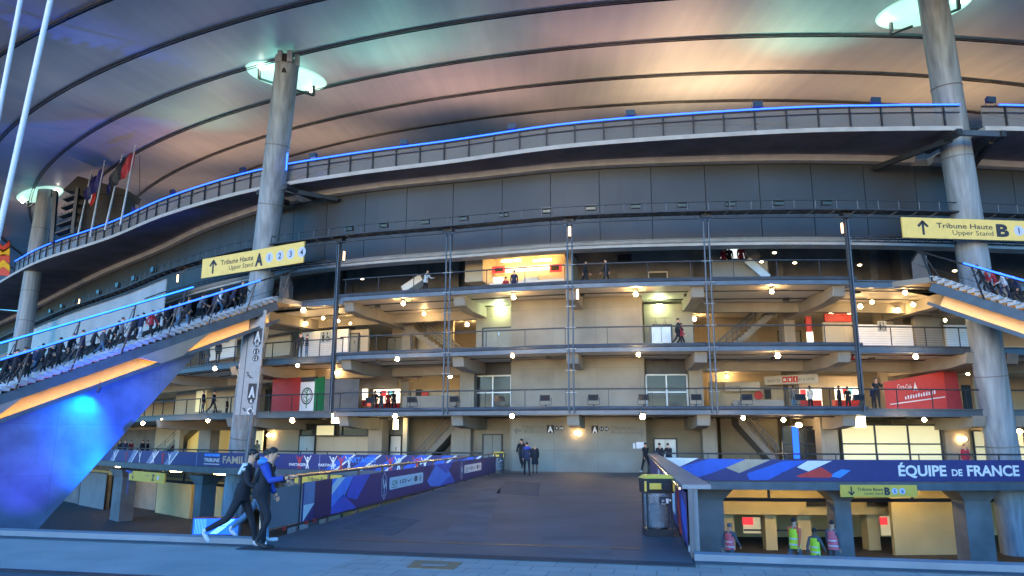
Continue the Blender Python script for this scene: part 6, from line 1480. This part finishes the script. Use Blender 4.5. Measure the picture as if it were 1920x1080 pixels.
for i, (px, hh, d) in enumerate(((222, 1.7, 3.0), (232, 1.74, 2.6), (243, 1.66, 3.2), (264, 1.74, 2.2), (274, 1.70, 2.8))):
    bal(px, 0, d, PI+.4*i, hh, 'stand', (BLK, NV, ('cloth_red', 'cloth_black', 'black', 'skin', 'hair'), BLK, NV)[i], '%s person from the left in the group behind the cloth by the fin wall' % ordn[i], 'group on the left ground deck')
bal(479, 0, 2.2, PI, 1.78, 'stand', ('gold_cloth', 'cloth_grey', 'black', 'skin', 'hair'), 'person in tan top behind the cloth right of the totem foot')
bal(1814, 0, .6, PI, 1.72, 'stand', ('cloth_red', 'cloth_black', 'black', 'skin', 'hair'), 'person in dark red behind the team cloth left of the right mast')
# top gallery
bal(797, Z3, 1.6, -2.2, 1.74, 'lean', ('cloth_white', 'cloth_black', 'black', 'skin', 'hair'), 'person in a white top on the third gallery beside the second post')
bal(948, Z3, 4.6, 0, 1.62, 'stand', ('cloth_red', 'cloth_black', 'black', 'skin', 'hair'), 'shorter customer in red at the lit kiosk')
bal(964, Z3, 3.6, 0, 1.80, 'stand', ('cloth_navy', 'cloth_black', 'black', 'skin', 'hair'), 'taller customer in grey blue at the lit kiosk')
bal(1097, Z3, 1.8, E_, 1.78, 'walk2', BLK, 'left of two dark people on the third gallery right of the middle post', 'two people on the third gallery')
bal(1138, Z3, 1.8, PI/2, 1.80, 'walk', BLK, 'right of two dark people on the third gallery right of the middle post', 'two people on the third gallery')
for i, (px, c) in enumerate(((1358, ('cloth_red', 'cloth_black', 'black', 'skin', 'hair')), (1369, BLK), (1391, ('cloth_red', 'cloth_navy', 'black', 'skin', 'hair')))):
    bal(px, Z3+1.95, 7.0, PI if i else 0, 1.7+.08*i, 'stand', c, '%s fan from the left in the bright stand entrance' % ordn[i], 'fans in the stand entrance')
# stewards in the court below
for px, py, hh, ps, cols, vest, t, Y in ((1366, 979, 1.72, 'walk', ('cloth_grey', 'cloth_grey', 'black', 'skin', 'cloth_grey'), 'hivis_pink', 'steward in pink vest and pale cap beside the big concrete support', 26.5),
    (1486, 966, 1.84, 'walk2', ('hivis_orange', 'cloth_grey', 'black', 'skin', 'hair'), 'hivis_yellow', 'tall steward in yellow vest over orange sleeves in the lower court', 24.5),
    (1525, 988, 1.66, 'walk', ('cloth_grey', 'cloth_grey', 'black', 'skin_dark', 'hair'), 'hivis_yellow', 'shorter steward in yellow vest over grey in the lower court', 25),
    (1559, 976, 1.80, 'stand', ('cloth_grey', 'cloth_grey', 'black', 'skin', 'hair'), 'hivis_pink', 'steward in pink vest left of the slim concrete support', 25.5)):
    q = PY(px, py, Y); person(Vector((q.x, Y, q.z-hh)), -.9, hh, ps, cols, t, 'stewards in the lower court', 'vest:'+vest)
# fans on the left stair
fans = [(4, 1.2), (14, 2.4), (24, .7), (36, 2.0), (47, 1.0), (60, 2.6), (70, 1.3), (88, .8), (97, 2.2), (109, 1.4), (128, 2.8), (154, 1.0), (168, 2.4), (186, .9), (200, 1.6), (214, 2.9), (227, 1.0), (243, 1.7), (253, 2.8), (264, 1.3), (277, .8), (293, 2.0), (306, 2.9), (330, 1.0), (345, .7), (352, 2.3), (368, 1.1), (379, 2.7), (400, .9), (410, 1.6), (418, 2.9), (431, .8), (449, 1.2), (458, 2.4)]
cset = [BLK, NV, BLK, GR, BLK, NJ, ('cloth_grey', 'cloth_black', 'black', 'skin', 'hair'), BLK, NV, ('cloth_white', 'cloth_jeans', 'cloth_white', 'skin', 'hair_blonde')]
words = {'BLK': 'black'}
for i, (px, off) in enumerate(fans):
    c = cset[i % len(cset)] if i % 3 else BLK
    if px == 277: c = ('cloth_red', 'cloth_black', 'black', 'skin', 'hair')
    if px == 264: c = ('cloth_navy', 'cloth_white', 'black', 'skin', 'hair')
    cn = c[0].split('_')[1]; p = on_left_stair(px+random.uniform(-4, 4), off)
    num = ['first', 'second', 'third', 'fourth', 'fifth', 'sixth', 'seventh', 'eighth', 'ninth', 'tenth', 'eleventh', 'twelfth', 'thirteenth', 'fourteenth', 'fifteenth', 'sixteenth', 'seventeenth', 'eighteenth', 'nineteenth', 'twentieth', 'twenty-first', 'twenty-second', 'twenty-third', 'twenty-fourth', 'twenty-fifth', 'twenty-sixth', 'twenty-seventh', 'twenty-eighth', 'twenty-ninth', 'thirtieth', 'thirty-first', 'thirty-second', 'thirty-third', 'thirty-fourth'][i]
    person(p, math.radians(-50+random.uniform(-55, 45)), random.uniform(1.58, 1.90), ('climb', 'climb2', 'walk', 'climb2', 'stand', 'climb', 'walk2')[i % 7], c, '%s fan from the left on the left stair, in a %s top, climbing' % (num, cn), 'fans climbing the left stair', 'jacket')
for i, (px, off, c) in enumerate(((1846, 1.0, BLK), (1858, 2.6, ('cloth_red', 'cloth_black', 'black', 'skin', 'hair')), (1872, 1.5, ('cloth_red', 'cloth_black', 'black', 'skin', 'hair')), (1889, 1.0, ('cloth_white', 'cloth_navy', 'black', 'skin', 'hair')), (1903, 2.2, BLK), (1914, 1.0, NV))):
    person(on_right_stair(px, off), math.radians(55), 1.74, ('climb2', 'climb')[i % 2], c, '%s fan from the left on the right stair' % ordn[i], 'fans on the right stair', 'jacket')
